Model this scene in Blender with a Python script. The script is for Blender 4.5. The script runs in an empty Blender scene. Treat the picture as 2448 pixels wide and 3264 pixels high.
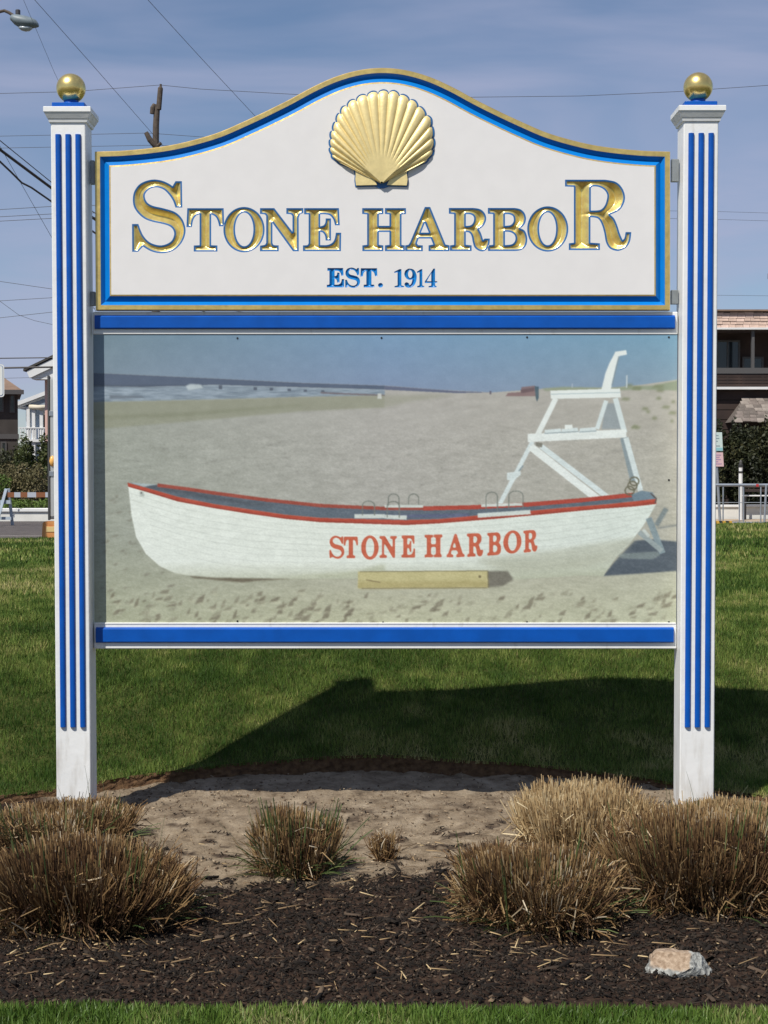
import bpy, math, random
import numpy as np
from mathutils import Vector, Matrix
from mathutils.geometry import delaunay_2d_cdt

# ------------------------------------------------------------------ camera, world, sun
scene = bpy.context.scene
C = scene.collection
F_PX, CX, CY = 5200.0, 1224.0, 1632.0          # focal length and centre in photo pixels
HORIZON = 1517.0
EYE = 1.46
CAM_Y = -6.77
PITCH = math.atan((CY - HORIZON) / F_PX)

cam_data = bpy.data.cameras.new('camera')
cam = bpy.data.objects.new('camera', cam_data)
C.objects.link(cam)
cam.location = (0, CAM_Y, EYE)
cam.rotation_euler = (math.pi / 2 - PITCH, 0, 0)
cam_data.sensor_fit = 'VERTICAL'
cam_data.sensor_height = 24.0
cam_data.lens = F_PX / 3264.0 * 24.0
cam_data.clip_end = 3000
scene.camera = cam

SUN_DIR = Vector((-0.348, -0.486, 0.785)).normalized()     # towards the sun
elev = math.asin(SUN_DIR.z)
azim = math.atan2(SUN_DIR.x, SUN_DIR.y)

world = bpy.data.worlds.new('World')
scene.world = world
world.use_nodes = True
wn, wl = world.node_tree.nodes, world.node_tree.links
wn.clear()
w_out = wn.new('ShaderNodeOutputWorld')
w_bg = wn.new('ShaderNodeBackground')
w_bg.inputs['Strength'].default_value = 0.075
w_sky = wn.new('ShaderNodeTexSky')
w_sky.sky_type = 'NISHITA'
w_sky.sun_disc = False
w_sky.sun_elevation = elev
w_sky.sun_rotation = azim
w_sky.air_density = 1.0
w_sky.dust_density = 0.0
w_sky.ozone_density = 6.0
w_tc = wn.new('ShaderNodeTexCoord')
w_map = wn.new('ShaderNodeMapping')
w_map.inputs['Rotation'].default_value = (0.0, math.radians(14), math.radians(8))
w_map.inputs['Scale'].default_value = (1.6, 1.2, 8.0)
w_noise = wn.new('ShaderNodeTexNoise')
w_noise.inputs['Scale'].default_value = 1.6
w_noise.inputs['Detail'].default_value = 5
w_noise.inputs['Roughness'].default_value = 0.5
w_noise.inputs['Distortion'].default_value = 0.5
w_ramp = wn.new('ShaderNodeValToRGB')
w_ramp.color_ramp.elements[0].position = 0.42
w_ramp.color_ramp.elements[0].color = (0.12, 0.12, 0.12, 1)
w_ramp.color_ramp.elements[1].position = 0.66
w_ramp.color_ramp.elements[1].color = (0.80, 0.80, 0.80, 1)
w_mix = wn.new('ShaderNodeMixRGB')
w_mix.inputs[2].default_value = (5.0, 5.4, 7.5, 1)       # thin cirrus veil
wl.new(w_tc.outputs['Generated'], w_map.inputs['Vector'])
wl.new(w_map.outputs['Vector'], w_noise.inputs['Vector'])
wl.new(w_noise.outputs['Fac'], w_ramp.inputs['Fac'])
wl.new(w_ramp.outputs['Color'], w_mix.inputs[0])
wl.new(w_sky.outputs['Color'], w_mix.inputs[1])
wl.new(w_mix.outputs['Color'], w_bg.inputs['Color'])
wl.new(w_bg.outputs['Background'], w_out.inputs['Surface'])

sun_data = bpy.data.lights.new('sun', 'SUN')
sun_data.energy = 4.65
sun_data.angle = math.radians(0.53)
sun_data.color = (1.0, 0.955, 0.88)
sun = bpy.data.objects.new('sun', sun_data)
C.objects.link(sun)
sun.rotation_euler = SUN_DIR.to_track_quat('Z', 'Y').to_euler()
sun.location = SUN_DIR * 60

scene.view_settings.view_transform = 'Standard'
scene.view_settings.look = 'None'
scene.view_settings.exposure = 0.12
scene.view_settings.gamma = 1.0
scene.view_settings.use_curve_mapping = False
scene.render.engine = 'CYCLES'
try:
    scene.cycles.use_denoising = True
    scene.cycles.denoiser = 'OPENIMAGEDENOISE'
    scene.cycles.max_bounces = 6
except Exception:
    pass

rnd = random.Random(11)
rng = np.random.default_rng(7)

# ------------------------------------------------------------------ helpers
CP, SP = math.cos(PITCH), math.sin(PITCH)

def at(px, py, Y):
    """world point seen at photo pixel (px, py) at world depth Y"""
    u, v = (px - CX) / F_PX, (CY - py) / F_PX
    dx, dy, dz = u, CP + v * SP, -SP + v * CP
    t = (Y - CAM_Y) / dy
    return Vector((dx * t, Y, EYE + dz * t))

def srgb(r, g, b):
    def f(c):
        c /= 255.0
        return c / 12.92 if c <= 0.04045 else ((c + 0.055) / 1.055) ** 2.4
    return (f(r), f(g), f(b))

def hash2(ix, iy, seed):
    h = (ix.astype(np.int64) * 374761393 + iy.astype(np.int64) * 668265263 + seed * 1442695041) & 0xFFFFFFFF
    h = ((h ^ (h >> 13)) * 1274126177) & 0xFFFFFFFF
    return ((h ^ (h >> 16)) & 0xFFFF) / 65535.0

def vnoise(x, y, scale, seed=0):
    x = np.asarray(x, float) * scale
    y = np.asarray(y, float) * scale
    ix, iy = np.floor(x), np.floor(y)
    fx, fy = x - ix, y - iy
    fx, fy = fx * fx * (3 - 2 * fx), fy * fy * (3 - 2 * fy)
    a, b = hash2(ix, iy, seed), hash2(ix + 1, iy, seed)
    c, d = hash2(ix, iy + 1, seed), hash2(ix + 1, iy + 1, seed)
    return (a * (1 - fx) + b * fx) * (1 - fy) + (c * (1 - fx) + d * fx) * fy

def fnoise(x, y, scale, seed=0, octaves=4):
    s, amp, tot = 0, 1.0, 0
    for o in range(octaves):
        s = s + amp * vnoise(x, y, scale * 2 ** o, seed + o * 17)
        tot += amp
        amp *= 0.5
    return s / tot

def tag(o, label=None, cat=None, group=None, kind=None):
    if label: o['label'] = label
    if cat: o['category'] = cat
    if group: o['group'] = group
    if kind: o['kind'] = kind
    return o

def empty(name, loc=(0, 0, 0), label=None, cat=None, group=None):
    o = bpy.data.objects.new(name, None)
    o.location = loc
    C.objects.link(o)
    return tag(o, label, cat, group)

def link(name, me, material, parent=None, smooth=False):
    o = bpy.data.objects.new(name, me)
    C.objects.link(o)
    if material is not None:
        for m in (material if isinstance(material, (list, tuple)) else [material]):
            me.materials.append(m)
    if parent is not None:
        o.parent = parent
        # geometry is given in world space; the parent only translates
        w = Vector(parent.location)
        p = parent.parent
        while p is not None:
            w = w + Vector(p.location)
            p = p.parent
        o.location = -w if parent.type == 'EMPTY' else (0, 0, 0)
    if smooth:
        me.polygons.foreach_set('use_smooth', [True] * len(me.polygons))
    return o

class MB:
    """collects vertices and faces; build() links them as one mesh object"""
    def __init__(s):
        s.v, s.f, s.m = [], [], []
    def add(s, verts, faces, mi=0):
        n = len(s.v)
        s.v += [tuple(v) for v in verts]
        s.f += [tuple(i + n for i in f) for f in faces]
        s.m += [mi] * len(faces)
        return s
    def box(s, x0, x1, y0, y1, z0, z1, mi=0):
        return s.add([(x0, y0, z0), (x1, y0, z0), (x1, y1, z0), (x0, y1, z0),
                      (x0, y0, z1), (x1, y0, z1), (x1, y1, z1), (x0, y1, z1)],
                     [(0, 3, 2, 1), (4, 5, 6, 7), (0, 1, 5, 4), (1, 2, 6, 5), (2, 3, 7, 6), (3, 0, 4, 7)], mi)
    def bbox(s, x0, x1, y0, y1, z0, z1, b=0.004, mi=0):
        """box with chamfered edges"""
        xs, ys, zs = (x0, x1), (y0, y1), (z0, z1)
        vs, idx = [], {}
        for i in (0, 1):
            for j in (0, 1):
                for k in (0, 1):
                    sx, sy, sz = (b if i == 0 else -b), (b if j == 0 else -b), (b if k == 0 else -b)
                    for ax, p in (('x', (xs[i], ys[j] + sy, zs[k] + sz)), ('y', (xs[i] + sx, ys[j], zs[k] + sz)),
                                  ('z', (xs[i] + sx, ys[j] + sy, zs[k]))):
                        idx[(i, j, k, ax)] = len(vs)
                        vs.append(p)
        fs = []
        order = [(0, 0), (1, 0), (1, 1), (0, 1)]
        for e in (0, 1):
            fs.append([idx[(e, a, b2, 'x')] for a, b2 in order])
            fs.append([idx[(a, e, b2, 'y')] for a, b2 in order])
            fs.append([idx[(a, b2, e, 'z')] for a, b2 in order])
        for i in (0, 1):
            for j in (0, 1):
                fs.append([idx[(i, j, 0, 'x')], idx[(i, j, 1, 'x')], idx[(i, j, 1, 'y')], idx[(i, j, 0, 'y')]])
                fs.append([idx[(i, 0, j, 'x')], idx[(i, 1, j, 'x')], idx[(i, 1, j, 'z')], idx[(i, 0, j, 'z')]])
                fs.append([idx[(0, i, j, 'y')], idx[(1, i, j, 'y')], idx[(1, i, j, 'z')], idx[(0, i, j, 'z')]])
                for k in (0, 1):
                    fs.append([idx[(i, j, k, a)] for a in 'xyz'])
        c = Vector(((x0 + x1) / 2, (y0 + y1) / 2, (z0 + z1) / 2))
        out = []
        for f in fs:
            P = [Vector(vs[i]) for i in f]
            n = (P[1] - P[0]).cross(P[2] - P[0])
            m = sum(P, Vector()) / len(P)
            out.append(tuple(f) if n.dot(m - c) > 0 else tuple(reversed(f)))
        return s.add(vs, out, mi)
    def prism_xz(s, pts, y0, y1, mi=0):
        """polygon in the XZ plane (list of (x, z)) extruded from y0 to y1"""
        n = len(pts)
        area = sum(pts[i][0] * pts[(i + 1) % n][1] - pts[(i + 1) % n][0] * pts[i][1] for i in range(n))
        if area < 0:
            pts = list(reversed(pts))
        vs = [(x, y0, z) for x, z in pts] + [(x, y1, z) for x, z in pts]
        fs = [tuple(range(n)), tuple(range(2 * n - 1, n - 1, -1))]
        fs += [(i, i + n, (i + 1) % n + n, (i + 1) % n) for i in range(n)]
        return s.add(vs, fs, mi)
    def tube(s, path, r, n=8, mi=0, caps=True):
        path = [Vector(p) for p in path]
        rs = r if isinstance(r, (list, tuple)) else [r] * len(path)
        base = len(s.v)
        for i, p in enumerate(path):
            a = path[max(i - 1, 0)]
            b = path[min(i + 1, len(path) - 1)]
            d = (b - a).normalized()
            ref = Vector((0, 0, 1)) if abs(d.z) < 0.9 else Vector((1, 0, 0))
            u = d.cross(ref).normalized()
            w = u.cross(d)
            for k in range(n):
                t = 2 * math.pi * k / n
                s.v.append(tuple(p + (u * math.cos(t) + w * math.sin(t)) * rs[i]))
        for i in range(len(path) - 1):
            for k in range(n):
                a = base + i * n + k
                b = base + i * n + (k + 1) % n
                s.f.append((a, b, b + n, a + n))
                s.m.append(mi)
        if caps:
            s.f.append(tuple(base + k for k in reversed(range(n))))
            s.f.append(tuple(base + (len(path) - 1) * n + k for k in range(n)))
            s.m += [mi, mi]
        return s
    def lathe(s, prof, cx, cy, n=32, mi=0):
        """profile list of (r, z) revolved round the vertical axis at cx, cy"""
        base = len(s.v)
        for r, z in prof:
            for k in range(n):
                t = 2 * math.pi * k / n
                s.v.append((cx + r * math.cos(t), cy + r * math.sin(t), z))
        for i in range(len(prof) - 1):
            for k in range(n):
                a = base + i * n + k
                b = base + i * n + (k + 1) % n
                s.f.append((a, b, b + n, a + n))
                s.m.append(mi)
        s.f.append(tuple(base + k for k in reversed(range(n))))
        s.f.append(tuple(base + (len(prof) - 1) * n + k for k in range(n)))
        s.m += [mi, mi]
        return s
    def bar(s, a, b, w, d, mi=0):
        """rectangular bar from a to b, w across, d along the depth axis"""
        a, b = Vector(a), Vector(b)
        dr = (b - a).normalized()
        ref = Vector((0, 1, 0)) if abs(dr.y) < 0.9 else Vector((1, 0, 0))
        u = dr.cross(ref).normalized() * (w / 2)
        v = u.cross(dr).normalized() * (d / 2)
        vs = [a - u - v, a + u - v, a + u + v, a - u + v, b - u - v, b + u - v, b + u + v, b - u + v]
        return s.add(vs, [(0, 1, 2, 3), (7, 6, 5, 4), (0, 4, 5, 1), (1, 5, 6, 2), (2, 6, 7, 3), (3, 7, 4, 0)], mi)
    def build(s, name, material, parent=None, smooth=False):
        me = bpy.data.meshes.new(name)
        me.from_pydata(s.v, [], s.f)
        me.update()
        o = link(name, me, material, parent, smooth)
        if any(s.m):
            me.polygons.foreach_set('material_index', s.m)
        return o

def fast_mesh(name, V, tris, attrs=None):
    """large triangle mesh from arrays, with float point attributes"""
    me = bpy.data.meshes.new(name)
    nv, nt = len(V), len(tris)
    me.vertices.add(nv)
    me.vertices.foreach_set('co', np.asarray(V, np.float32).ravel())
    me.loops.add(nt * 3)
    me.loops.foreach_set('vertex_index', np.asarray(tris, np.int32).ravel())
    me.polygons.add(nt)
    me.polygons.foreach_set('loop_start', np.arange(0, nt * 3, 3, dtype=np.int32))
    me.polygons.foreach_set('loop_total', np.full(nt, 3, np.int32))
    me.update(calc_edges=True)
    for k, a in (attrs or {}).items():
        at_ = me.attributes.new(k, 'FLOAT', 'POINT')
        at_.data.foreach_set('value', np.asarray(a, np.float32))
    return me

# ------------------------------------------------------------------ materials
MATS = {}

def mat(name, col, rough=0.5, metal=0.0, var=0.0, vscale=20.0, bump=0.0, bscale=60.0, spec=0.5, col2=None, detail=4.0):
    m = bpy.data.materials.new(name)
    m.use_nodes = True
    nt = m.node_tree
    b = nt.nodes['Principled BSDF']
    b.inputs['Roughness'].default_value = rough
    b.inputs['Metallic'].default_value = metal
    b.inputs['Specular IOR Level'].default_value = spec
    b.inputs['Base Color'].default_value = (*col, 1)
    if var > 0 or col2 is not None or bump > 0:
        tc = nt.nodes.new('ShaderNodeTexCoord')
    if var > 0 or col2 is not None:
        n = nt.nodes.new('ShaderNodeTexNoise')
        n.inputs['Scale'].default_value = vscale
        n.inputs['Detail'].default_value = detail
        r = nt.nodes.new('ShaderNodeValToRGB')
        r.color_ramp.elements[0].position = 0.33
        r.color_ramp.elements[1].position = 0.67
        c2 = col2 if col2 is not None else tuple(min(1, c * (1 + var)) for c in col)
        c1 = col if col2 is not None else tuple(c * (1 - var) for c in col)
        r.color_ramp.elements[0].color = (*c1, 1)
        r.color_ramp.elements[1].color = (*c2, 1)
        nt.links.new(tc.outputs['Object'], n.inputs['Vector'])
        nt.links.new(n.outputs['Fac'], r.inputs['Fac'])
        nt.links.new(r.outputs['Color'], b.inputs['Base Color'])
    if bump > 0:
        n2 = nt.nodes.new('ShaderNodeTexNoise')
        n2.inputs['Scale'].default_value = bscale
        n2.inputs['Detail'].default_value = 5
        bp = nt.nodes.new('ShaderNodeBump')
        bp.inputs['Strength'].default_value = bump
        bp.inputs['Distance'].default_value = 0.01
        nt.links.new(tc.outputs['Object'], n2.inputs['Vector'])
        nt.links.new(n2.outputs['Fac'], bp.inputs['Height'])
        nt.links.new(bp.outputs['Normal'], b.inputs['Normal'])
    MATS[name] = m
    return m

def ramp_attr_mat(name, attr, stops, rough=0.6, spec=0.3, transl=0.0):
    """colour from a per-piece attribute through a ramp"""
    m = bpy.data.materials.new(name)
    m.use_nodes = True
    nt = m.node_tree
    b = nt.nodes['Principled BSDF']
    b.inputs['Roughness'].default_value = rough
    b.inputs['Specular IOR Level'].default_value = spec
    a = nt.nodes.new('ShaderNodeAttribute')
    a.attribute_name = attr
    r = nt.nodes.new('ShaderNodeValToRGB')
    el = r.color_ramp.elements
    el[0].position, el[0].color = stops[0][0], (*stops[0][1], 1)
    el[1].position, el[1].color = stops[-1][0], (*stops[-1][1], 1)
    for p, c in stops[1:-1]:
        e = el.new(p)
        e.color = (*c, 1)
    nt.links.new(a.outputs['Fac'], r.inputs['Fac'])
    nt.links.new(r.outputs['Color'], b.inputs['Base Color'])
    if transl > 0:
        t = nt.nodes.new('ShaderNodeBsdfTranslucent')
        mx = nt.nodes.new('ShaderNodeMixShader')
        mx.inputs[0].default_value = transl
        out = nt.nodes['Material Output']
        nt.links.new(r.outputs['Color'], t.inputs['Color'])
        nt.links.new(b.outputs['BSDF'], mx.inputs[1])
        nt.links.new(t.outputs['BSDF'], mx.inputs[2])
        nt.links.new(mx.outputs['Shader'], out.inputs['Surface'])
    return m

def weathered_white():
    m = mat('white_paint', (0.80, 0.80, 0.775), 0.42, var=0.035, vscale=7, bump=0.10, bscale=38)
    nt = m.node_tree
    N, L = nt.nodes, nt.links
    b = N['Principled BSDF']
    src = b.inputs['Base Color'].links[0].from_socket
    geo = N.new('ShaderNodeNewGeometry')
    sep = N.new('ShaderNodeSeparateXYZ')
    L.new(geo.outputs['Position'], sep.inputs[0])
    mp = N.new('ShaderNodeMapping')
    mp.inputs['Scale'].default_value = (26, 26, 5)
    L.new(geo.outputs['Position'], mp.inputs['Vector'])
    nz = N.new('ShaderNodeTexNoise')
    nz.inputs['Scale'].default_value = 1.0
    nz.inputs['Detail'].default_value = 6
    L.new(mp.outputs['Vector'], nz.inputs['Vector'])
    # soil splashed up the foot of the posts, faint streaks elsewhere
    foot = N.new('ShaderNodeMapRange')
    foot.inputs['From Min'].default_value = 0.02
    foot.inputs['From Max'].default_value = 0.50
    foot.inputs['To Min'].default_value = 0.20
    foot.inputs['To Max'].default_value = 0.0
    L.new(sep.outputs['Z'], foot.inputs['Value'])
    ad = N.new('ShaderNodeMath')
    ad.operation = 'ADD'
    L.new(nz.outputs['Fac'], ad.inputs[0]); L.new(foot.outputs[0], ad.inputs[1])
    rp = N.new('ShaderNodeValToRGB')
    rp.color_ramp.elements[0].position = 0.60; rp.color_ramp.elements[0].color = (0, 0, 0, 1)
    rp.color_ramp.elements[1].position = 0.95; rp.color_ramp.elements[1].color = (0.7, 0.7, 0.7, 1)
    L.new(ad.outputs[0], rp.inputs['Fac'])
    mx = N.new('ShaderNodeMixRGB')
    mx.inputs[2].default_value = (0.34, 0.29, 0.21, 1)
    L.new(rp.outputs['Color'], mx.inputs[0]); L.new(src, mx.inputs[1])
    L.new(mx.outputs['Color'], b.inputs['Base Color'])
    return m
WHITE = weathered_white()
FACE = mat('face_paint', (0.76, 0.74, 0.72), 0.5, var=0.015, vscale=14, bump=0.03, bscale=300)
BLUE = mat('blue_paint', (0.0012, 0.082, 0.40), 0.42, spec=0.3, var=0.10, vscale=12, bump=0.05, bscale=90)
LBLUE = mat('light_blue_paint', (0.003, 0.19, 0.58), 0.3, var=0.04, vscale=20, spec=0.35)
OUTLINE = mat('outline_blue_paint', (0.018, 0.125, 0.34), 0.4)
GOLD = mat('gold_leaf', (0.84, 0.60, 0.20), 0.36, metal=0.8, var=0.12, vscale=30, bump=0.10, bscale=70)
GOLD_BALL = mat('gold_leaf_ball', (0.95, 0.70, 0.25), 0.30, metal=0.92, var=0.10, vscale=18, bump=0.06, bscale=60)
GOLD_SHELL = mat('gold_leaf_shell', (0.90, 0.72, 0.33), 0.42, metal=0.35, var=0.06, vscale=40, bump=0.08, bscale=120)
GREYMETAL = mat('grey_metal', (0.30, 0.32, 0.32), 0.45, metal=0.6, var=0.15, vscale=15)
SCREW = mat('screw_head', (0.05, 0.05, 0.05), 0.4, metal=0.8)
SOIL = mat('soil', (0.075, 0.042, 0.024), 0.95, col2=(0.15, 0.088, 0.045), vscale=38, bump=0.9, bscale=80, spec=0.1)

# ------------------------------------------------------------------ setting: ground
def edge_back(x):
    return np.maximum(0.90 - 0.22 * np.asarray(x, float) ** 2 + 0.05 * (vnoise(x, 0 * np.asarray(x), 3.0, 5) - 0.5), edge_front(x) + 0.02)

def edge_front(x):
    return -2.40 + 0.03 * (vnoise(x, 0 * np.asarray(x), 5.0, 8) - 0.5) - 0.012 * np.asarray(x, float)

def smooth01(t):
    t = np.clip(t, 0, 1)
    return t * t * (3 - 2 * t)

PROF_Y = np.array([-9, -2.2, -1.0, 0.0, 0.4, 0.85, 1.216, 1.734, 2.4, 3.2, 4.2, 6.0, 12.0, 18.0, 20.0, 23.5, 27.0, 60])
PROF_Z = np.array([0.0, 0.02, 0.06, 0.06, 0.07, 0.118, 0.230, 0.378, 0.50, 0.58, 0.62, 0.63, 0.61, 0.585, 0.52, 0.20, -0.12, -0.2])

def lawn_z(x, y):
    x = np.asarray(x, float)
    y = np.asarray(y, float)
    z = np.interp(y, PROF_Y, PROF_Z)
    k = np.clip((y - 4) / 14, 0, 1)
    z = z + 0.0215 * np.clip(x, -12, 12) * k * np.clip((27 - y) / 8, 0, 1)
    z = z + 0.02 * (fnoise(x, y, 0.9, 3) - 0.5)
    far = np.clip((np.abs(x) - 3) / 3, 0, 1) * np.clip((1.2 - y) / 2, 0, 1)
    return z * (1 - 0.0 * far)

def bed_z(x, y):
    z = 0.028 * (fnoise(x, y, 2.2, 31) - 0.5) + 0.022 * (fnoise(x, y, 14, 47, 3) - 0.5) + 0.012 * (fnoise(x, y, 45, 7, 2) - 0.5)
    z = z + 0.065 * smooth01((np.asarray(y) + 0.6) / 1.5)
    z = z + 0.030 * (fnoise(x, y, 8, 53, 3) - 0.5) * smooth01((-0.7 - np.asarray(y)) / 0.3)
    return z

def sheet(name, xs, rows, zf, material, kind='structure'):
    """rows: list of functions of x giving y for each row"""
    X = np.tile(xs, (len(rows), 1))
    Y = np.stack([r(xs) * np.ones_like(xs) for r in rows])
    Z = zf(X, Y)
    V = np.stack([X, Y, Z], -1).reshape(-1, 3)
    n = len(xs)
    i = np.arange((len(rows) - 1) * n).reshape(len(rows) - 1, n)[:, :-1].ravel()
    tris = np.concatenate([np.stack([i, i + 1, i + n + 1], 1), np.stack([i, i + n + 1, i + n], 1)])
    me = fast_mesh(name, V, tris)
    o = link(name, me, material, smooth=True)
    o['kind'] = kind
    return o

TURF = mat('turf', (0.034, 0.044, 0.011), 0.95, col2=(0.075, 0.080, 0.022), vscale=9, bump=0.8, bscale=70, spec=0.1)
xs = np.linspace(-22, 22, 261)
ts = np.concatenate([np.linspace(0, 1.2, 25), np.linspace(1.35, 5, 26), np.linspace(5.5, 29, 48)])
sheet('lawn', xs, [(lambda x, t=t: edge_back(x) + t) for t in ts], lawn_z, TURF)
tf = np.concatenate([np.linspace(0, 1.0, 21), np.linspace(1.5, 9, 16)])
sheet('front_lawn', xs, [(lambda x, t=t: edge_front(x) - t) for t in tf[::-1]], lambda x, y: lawn_z(x, np.minimum(y, -2.2)), TURF)

# bed: sand towards the sign, dark mulch in front
def bed_material():
    m = bpy.data.materials.new('sand_and_mulch')
    m.use_nodes = True
    nt = m.node_tree
    N, L = nt.nodes, nt.links
    b = N['Principled BSDF']
    b.inputs['Roughness'].default_value = 0.95
    b.inputs['Specular IOR Level'].default_value = 0.1
    tc = N.new('ShaderNodeTexCoord')
    def noise(scale, detail=4):
        n = N.new('ShaderNodeTexNoise')
        n.inputs['Scale'].default_value = scale
        n.inputs['Detail'].default_value = detail
        n.inputs['Roughness'].default_value = 0.62
        L.new(tc.outputs['Object'], n.inputs['Vector'])
        return n
    def ramp(src, stops):
        r = N.new('ShaderNodeValToRGB')
        e = r.color_ramp.elements
        e[0].position, e[0].color = stops[0][0], (*stops[0][1], 1)
        e[1].position, e[1].color = stops[-1][0], (*stops[-1][1], 1)
        for p, c in stops[1:-1]:
            x = e.new(p)
            x.color = (*c, 1)
        L.new(src, r.inputs['Fac'])
        return r
    sand = ramp(noise(11, 8).outputs['Fac'], [(0.30, (0.095, 0.070, 0.046)), (0.44, (0.195, 0.148, 0.098)), (0.58, (0.265, 0.208, 0.142)), (0.72, (0.34, 0.275, 0.195))])
    fleck = ramp(noise(75, 6).outputs['Fac'], [(0.30, (0.09, 0.06, 0.04)), (0.41, (1, 1, 1))])
    mul = N.new('ShaderNodeMixRGB')
    mul.blend_type = 'MULTIPLY'
    mul.inputs[0].default_value = 0.75
    L.new(sand.outputs['Color'], mul.inputs[1])
    L.new(fleck.outputs['Color'], mul.inputs[2])
    mulch = ramp(noise(48, 8).outputs['Fac'], [(0.3, (0.012, 0.008, 0.006)), (0.5, (0.035, 0.022, 0.016)), (0.72, (0.085, 0.055, 0.036))])
    a = N.new('ShaderNodeAttribute')
    a.attribute_name = 'mulch'
    mx = N.new('ShaderNodeMixRGB')
    L.new(a.outputs['Fac'], mx.inputs[0])
    L.new(mul.outputs['Color'], mx.inputs[1])
    L.new(mulch.outputs['Color'], mx.inputs[2])
    L.new(mx.outputs['Color'], b.inputs['Base Color'])
    bp = N.new('ShaderNodeBump')
    bp.inputs['Strength'].default_value = 0.9
    bp.inputs['Distance'].default_value = 0.012
    L.new(noise(70, 6).outputs['Fac'], bp.inputs['Height'])
    L.new(bp.outputs['Normal'], b.inputs['Normal'])
    return m

def mulch_amount(x, y):
    """1 where dark mulch covers the sand (a fixed shape of the bed)"""
    x = np.asarray(x, float)
    line = -0.88 + 0.16 * np.sin(x * 2.6 + 0.4) - 0.05 * x + 0.30 * (fnoise(x, y, 3.5, 90) - 0.5) + 0.22 * (fnoise(x, y, 22, 91, 2) - 0.5)
    line = line + 1.1 * smooth01((np.abs(x - 0.12) - 0.98) / 0.45)
    a = smooth01((line - y) / 0.10 + 0.5)
    speck = smooth01((fnoise(x, y, 16, 77, 4) - 0.60) / 0.07) * 0.85 * smooth01((0.75 - y) / 1.0)
    return np.clip(np.maximum(a, speck), 0, 1)

xb = np.linspace(-4.15, 4.15, 461)
BX = np.tile(xb, (171, 1))
tt = np.linspace(0, 1, 171)[:, None]
BY = (edge_front(xb) - 0.03)[None] * (1 - tt) + (edge_back(xb) + 0.03)[None] * tt
BZ = bed_z(BX, BY)
bv = np.stack([BX, BY, BZ], -1).reshape(-1, 3)
n = len(xb)
ii = np.arange(170 * n).reshape(170, n)[:, :-1].ravel()
btris = np.concatenate([np.stack([ii, ii + 1, ii + n + 1], 1), np.stack([ii, ii + n + 1, ii + n], 1)])
bed = link('planting_bed', fast_mesh('planting_bed', bv, btris, {'mulch': mulch_amount(bv[:, 0], bv[:, 1])}), bed_material(), smooth=True)
bed['kind'] = 'structure'

# soil lip cut along the back edge of the bed
lx = np.linspace(-4.1, 4.1, 620)
prof = np.linspace(0, 1, 9)
LY = edge_back(lx)
top = lawn_z(lx, LY) + 0.004
bot = bed_z(lx, LY) - 0.015
V = []
for t in prof:
    ny = LY - 0.030 * (1 - t) ** 1.5 + 0.030 * (fnoise(lx * 3, lx * 0 + t * 4, 9, 60, 3) - 0.5)
    V.append(np.stack([lx, ny, bot * (1 - t) + top * t], -1))
V = np.concatenate(V)
n = len(lx)
ii = np.arange(8 * n).reshape(8, n)[:, :-1].ravel()
lip = link('soil_edge', fast_mesh('soil_edge', V, np.concatenate([np.stack([ii, ii + 1, ii + n + 1], 1), np.stack([ii, ii + n + 1, ii + n], 1)])), SOIL)
lip['kind'] = 'structure'

# street and everything flat beyond
ASPHALT = mat('asphalt', (0.085, 0.072, 0.066), 0.9, var=0.25, vscale=3, bump=0.3, bscale=30)
st = MB()
st.add([(-500, -60, -0.06), (500, -60, -0.06), (500, 900, -0.06), (-500, 900, -0.06)], [(0, 1, 2, 3)])
o = st.build('street', ASPHALT)
o['kind'] = 'structure'
PAVE = mat('pavement', (0.40, 0.31, 0.21), 0.9, var=0.1, vscale=3)
o = MB().box(5.5, 40, 41.5, 47.4, -0.06, 0.03).build('pavement', PAVE)
o['kind'] = 'structure'
LINEPAINT = mat('road_paint', (0.50, 0.47, 0.44), 0.8, var=0.25, vscale=5)
def road_line(y0, w, x0, x1):
    o = MB().add([(x0, y0, -0.056), (x1, y0, -0.056), (x1, y0 + w, -0.056), (x0, y0 + w, -0.056)], [(0, 1, 2, 3)]).build('road_line', LINEPAINT, bpy.data.objects['street'])
    return o
for y0 in (30.4, 32.2, 34.4):
    road_line(y0, 0.13, -14, -4.2)

# ------------------------------------------------------------------ grass
def blades(P, height, width, lean, seed, name, attrs_extra=None, segs=1):
    """triangular blades at points P; arrays of height and width"""
    r = np.random.default_rng(seed)
    N = len(P)
    ang = r.uniform(0, 2 * np.pi, N)
    side = np.stack([np.cos(ang), np.sin(ang), np.zeros(N)], 1) * (width / 2)[:, None]
    la = r.uniform(0, 2 * np.pi, N)
    ln = np.abs(r.normal(0, lean, N))
    tip = P + np.stack([np.cos(la) * ln * height, np.sin(la) * ln * height, height * np.sqrt(np.clip(1 - ln ** 2 * 0.6, 0.15, 1))], 1)
    if segs == 1:
        V = np.concatenate([P - side, P + side, tip])
        k = np.arange(N)
        T = np.stack([k, k + N, k + 2 * N], 1)
        rep = 3
    else:
        mid = P * 0.5 + tip * 0.5 + np.stack([0 * ln, 0 * ln, height * 0.10], 1)
        V = np.concatenate([P - side, P + side, mid - side * 0.8, mid + side * 0.8, tip])
        k = np.arange(N)
        T = np.concatenate([np.stack([k, k + N, k + 3 * N], 1), np.stack([k, k + 3 * N, k + 2 * N], 1), np.stack([k + 2 * N, k + 3 * N, k + 4 * N], 1)])
        rep = 5
    patch = fnoise(P[:, 0], P[:, 1], 1.1, 21, 3)
    fine = fnoise(P[:, 0], P[:, 1], 6.5, 25, 3)
    tint = np.clip(0.42 + 1.25 * (patch - 0.5) + 1.1 * (fine - 0.5) + r.normal(0, 0.17, N), 0, 1)
    return fast_mesh(name, V, T, {'tint': np.tile(tint, rep)})

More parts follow.
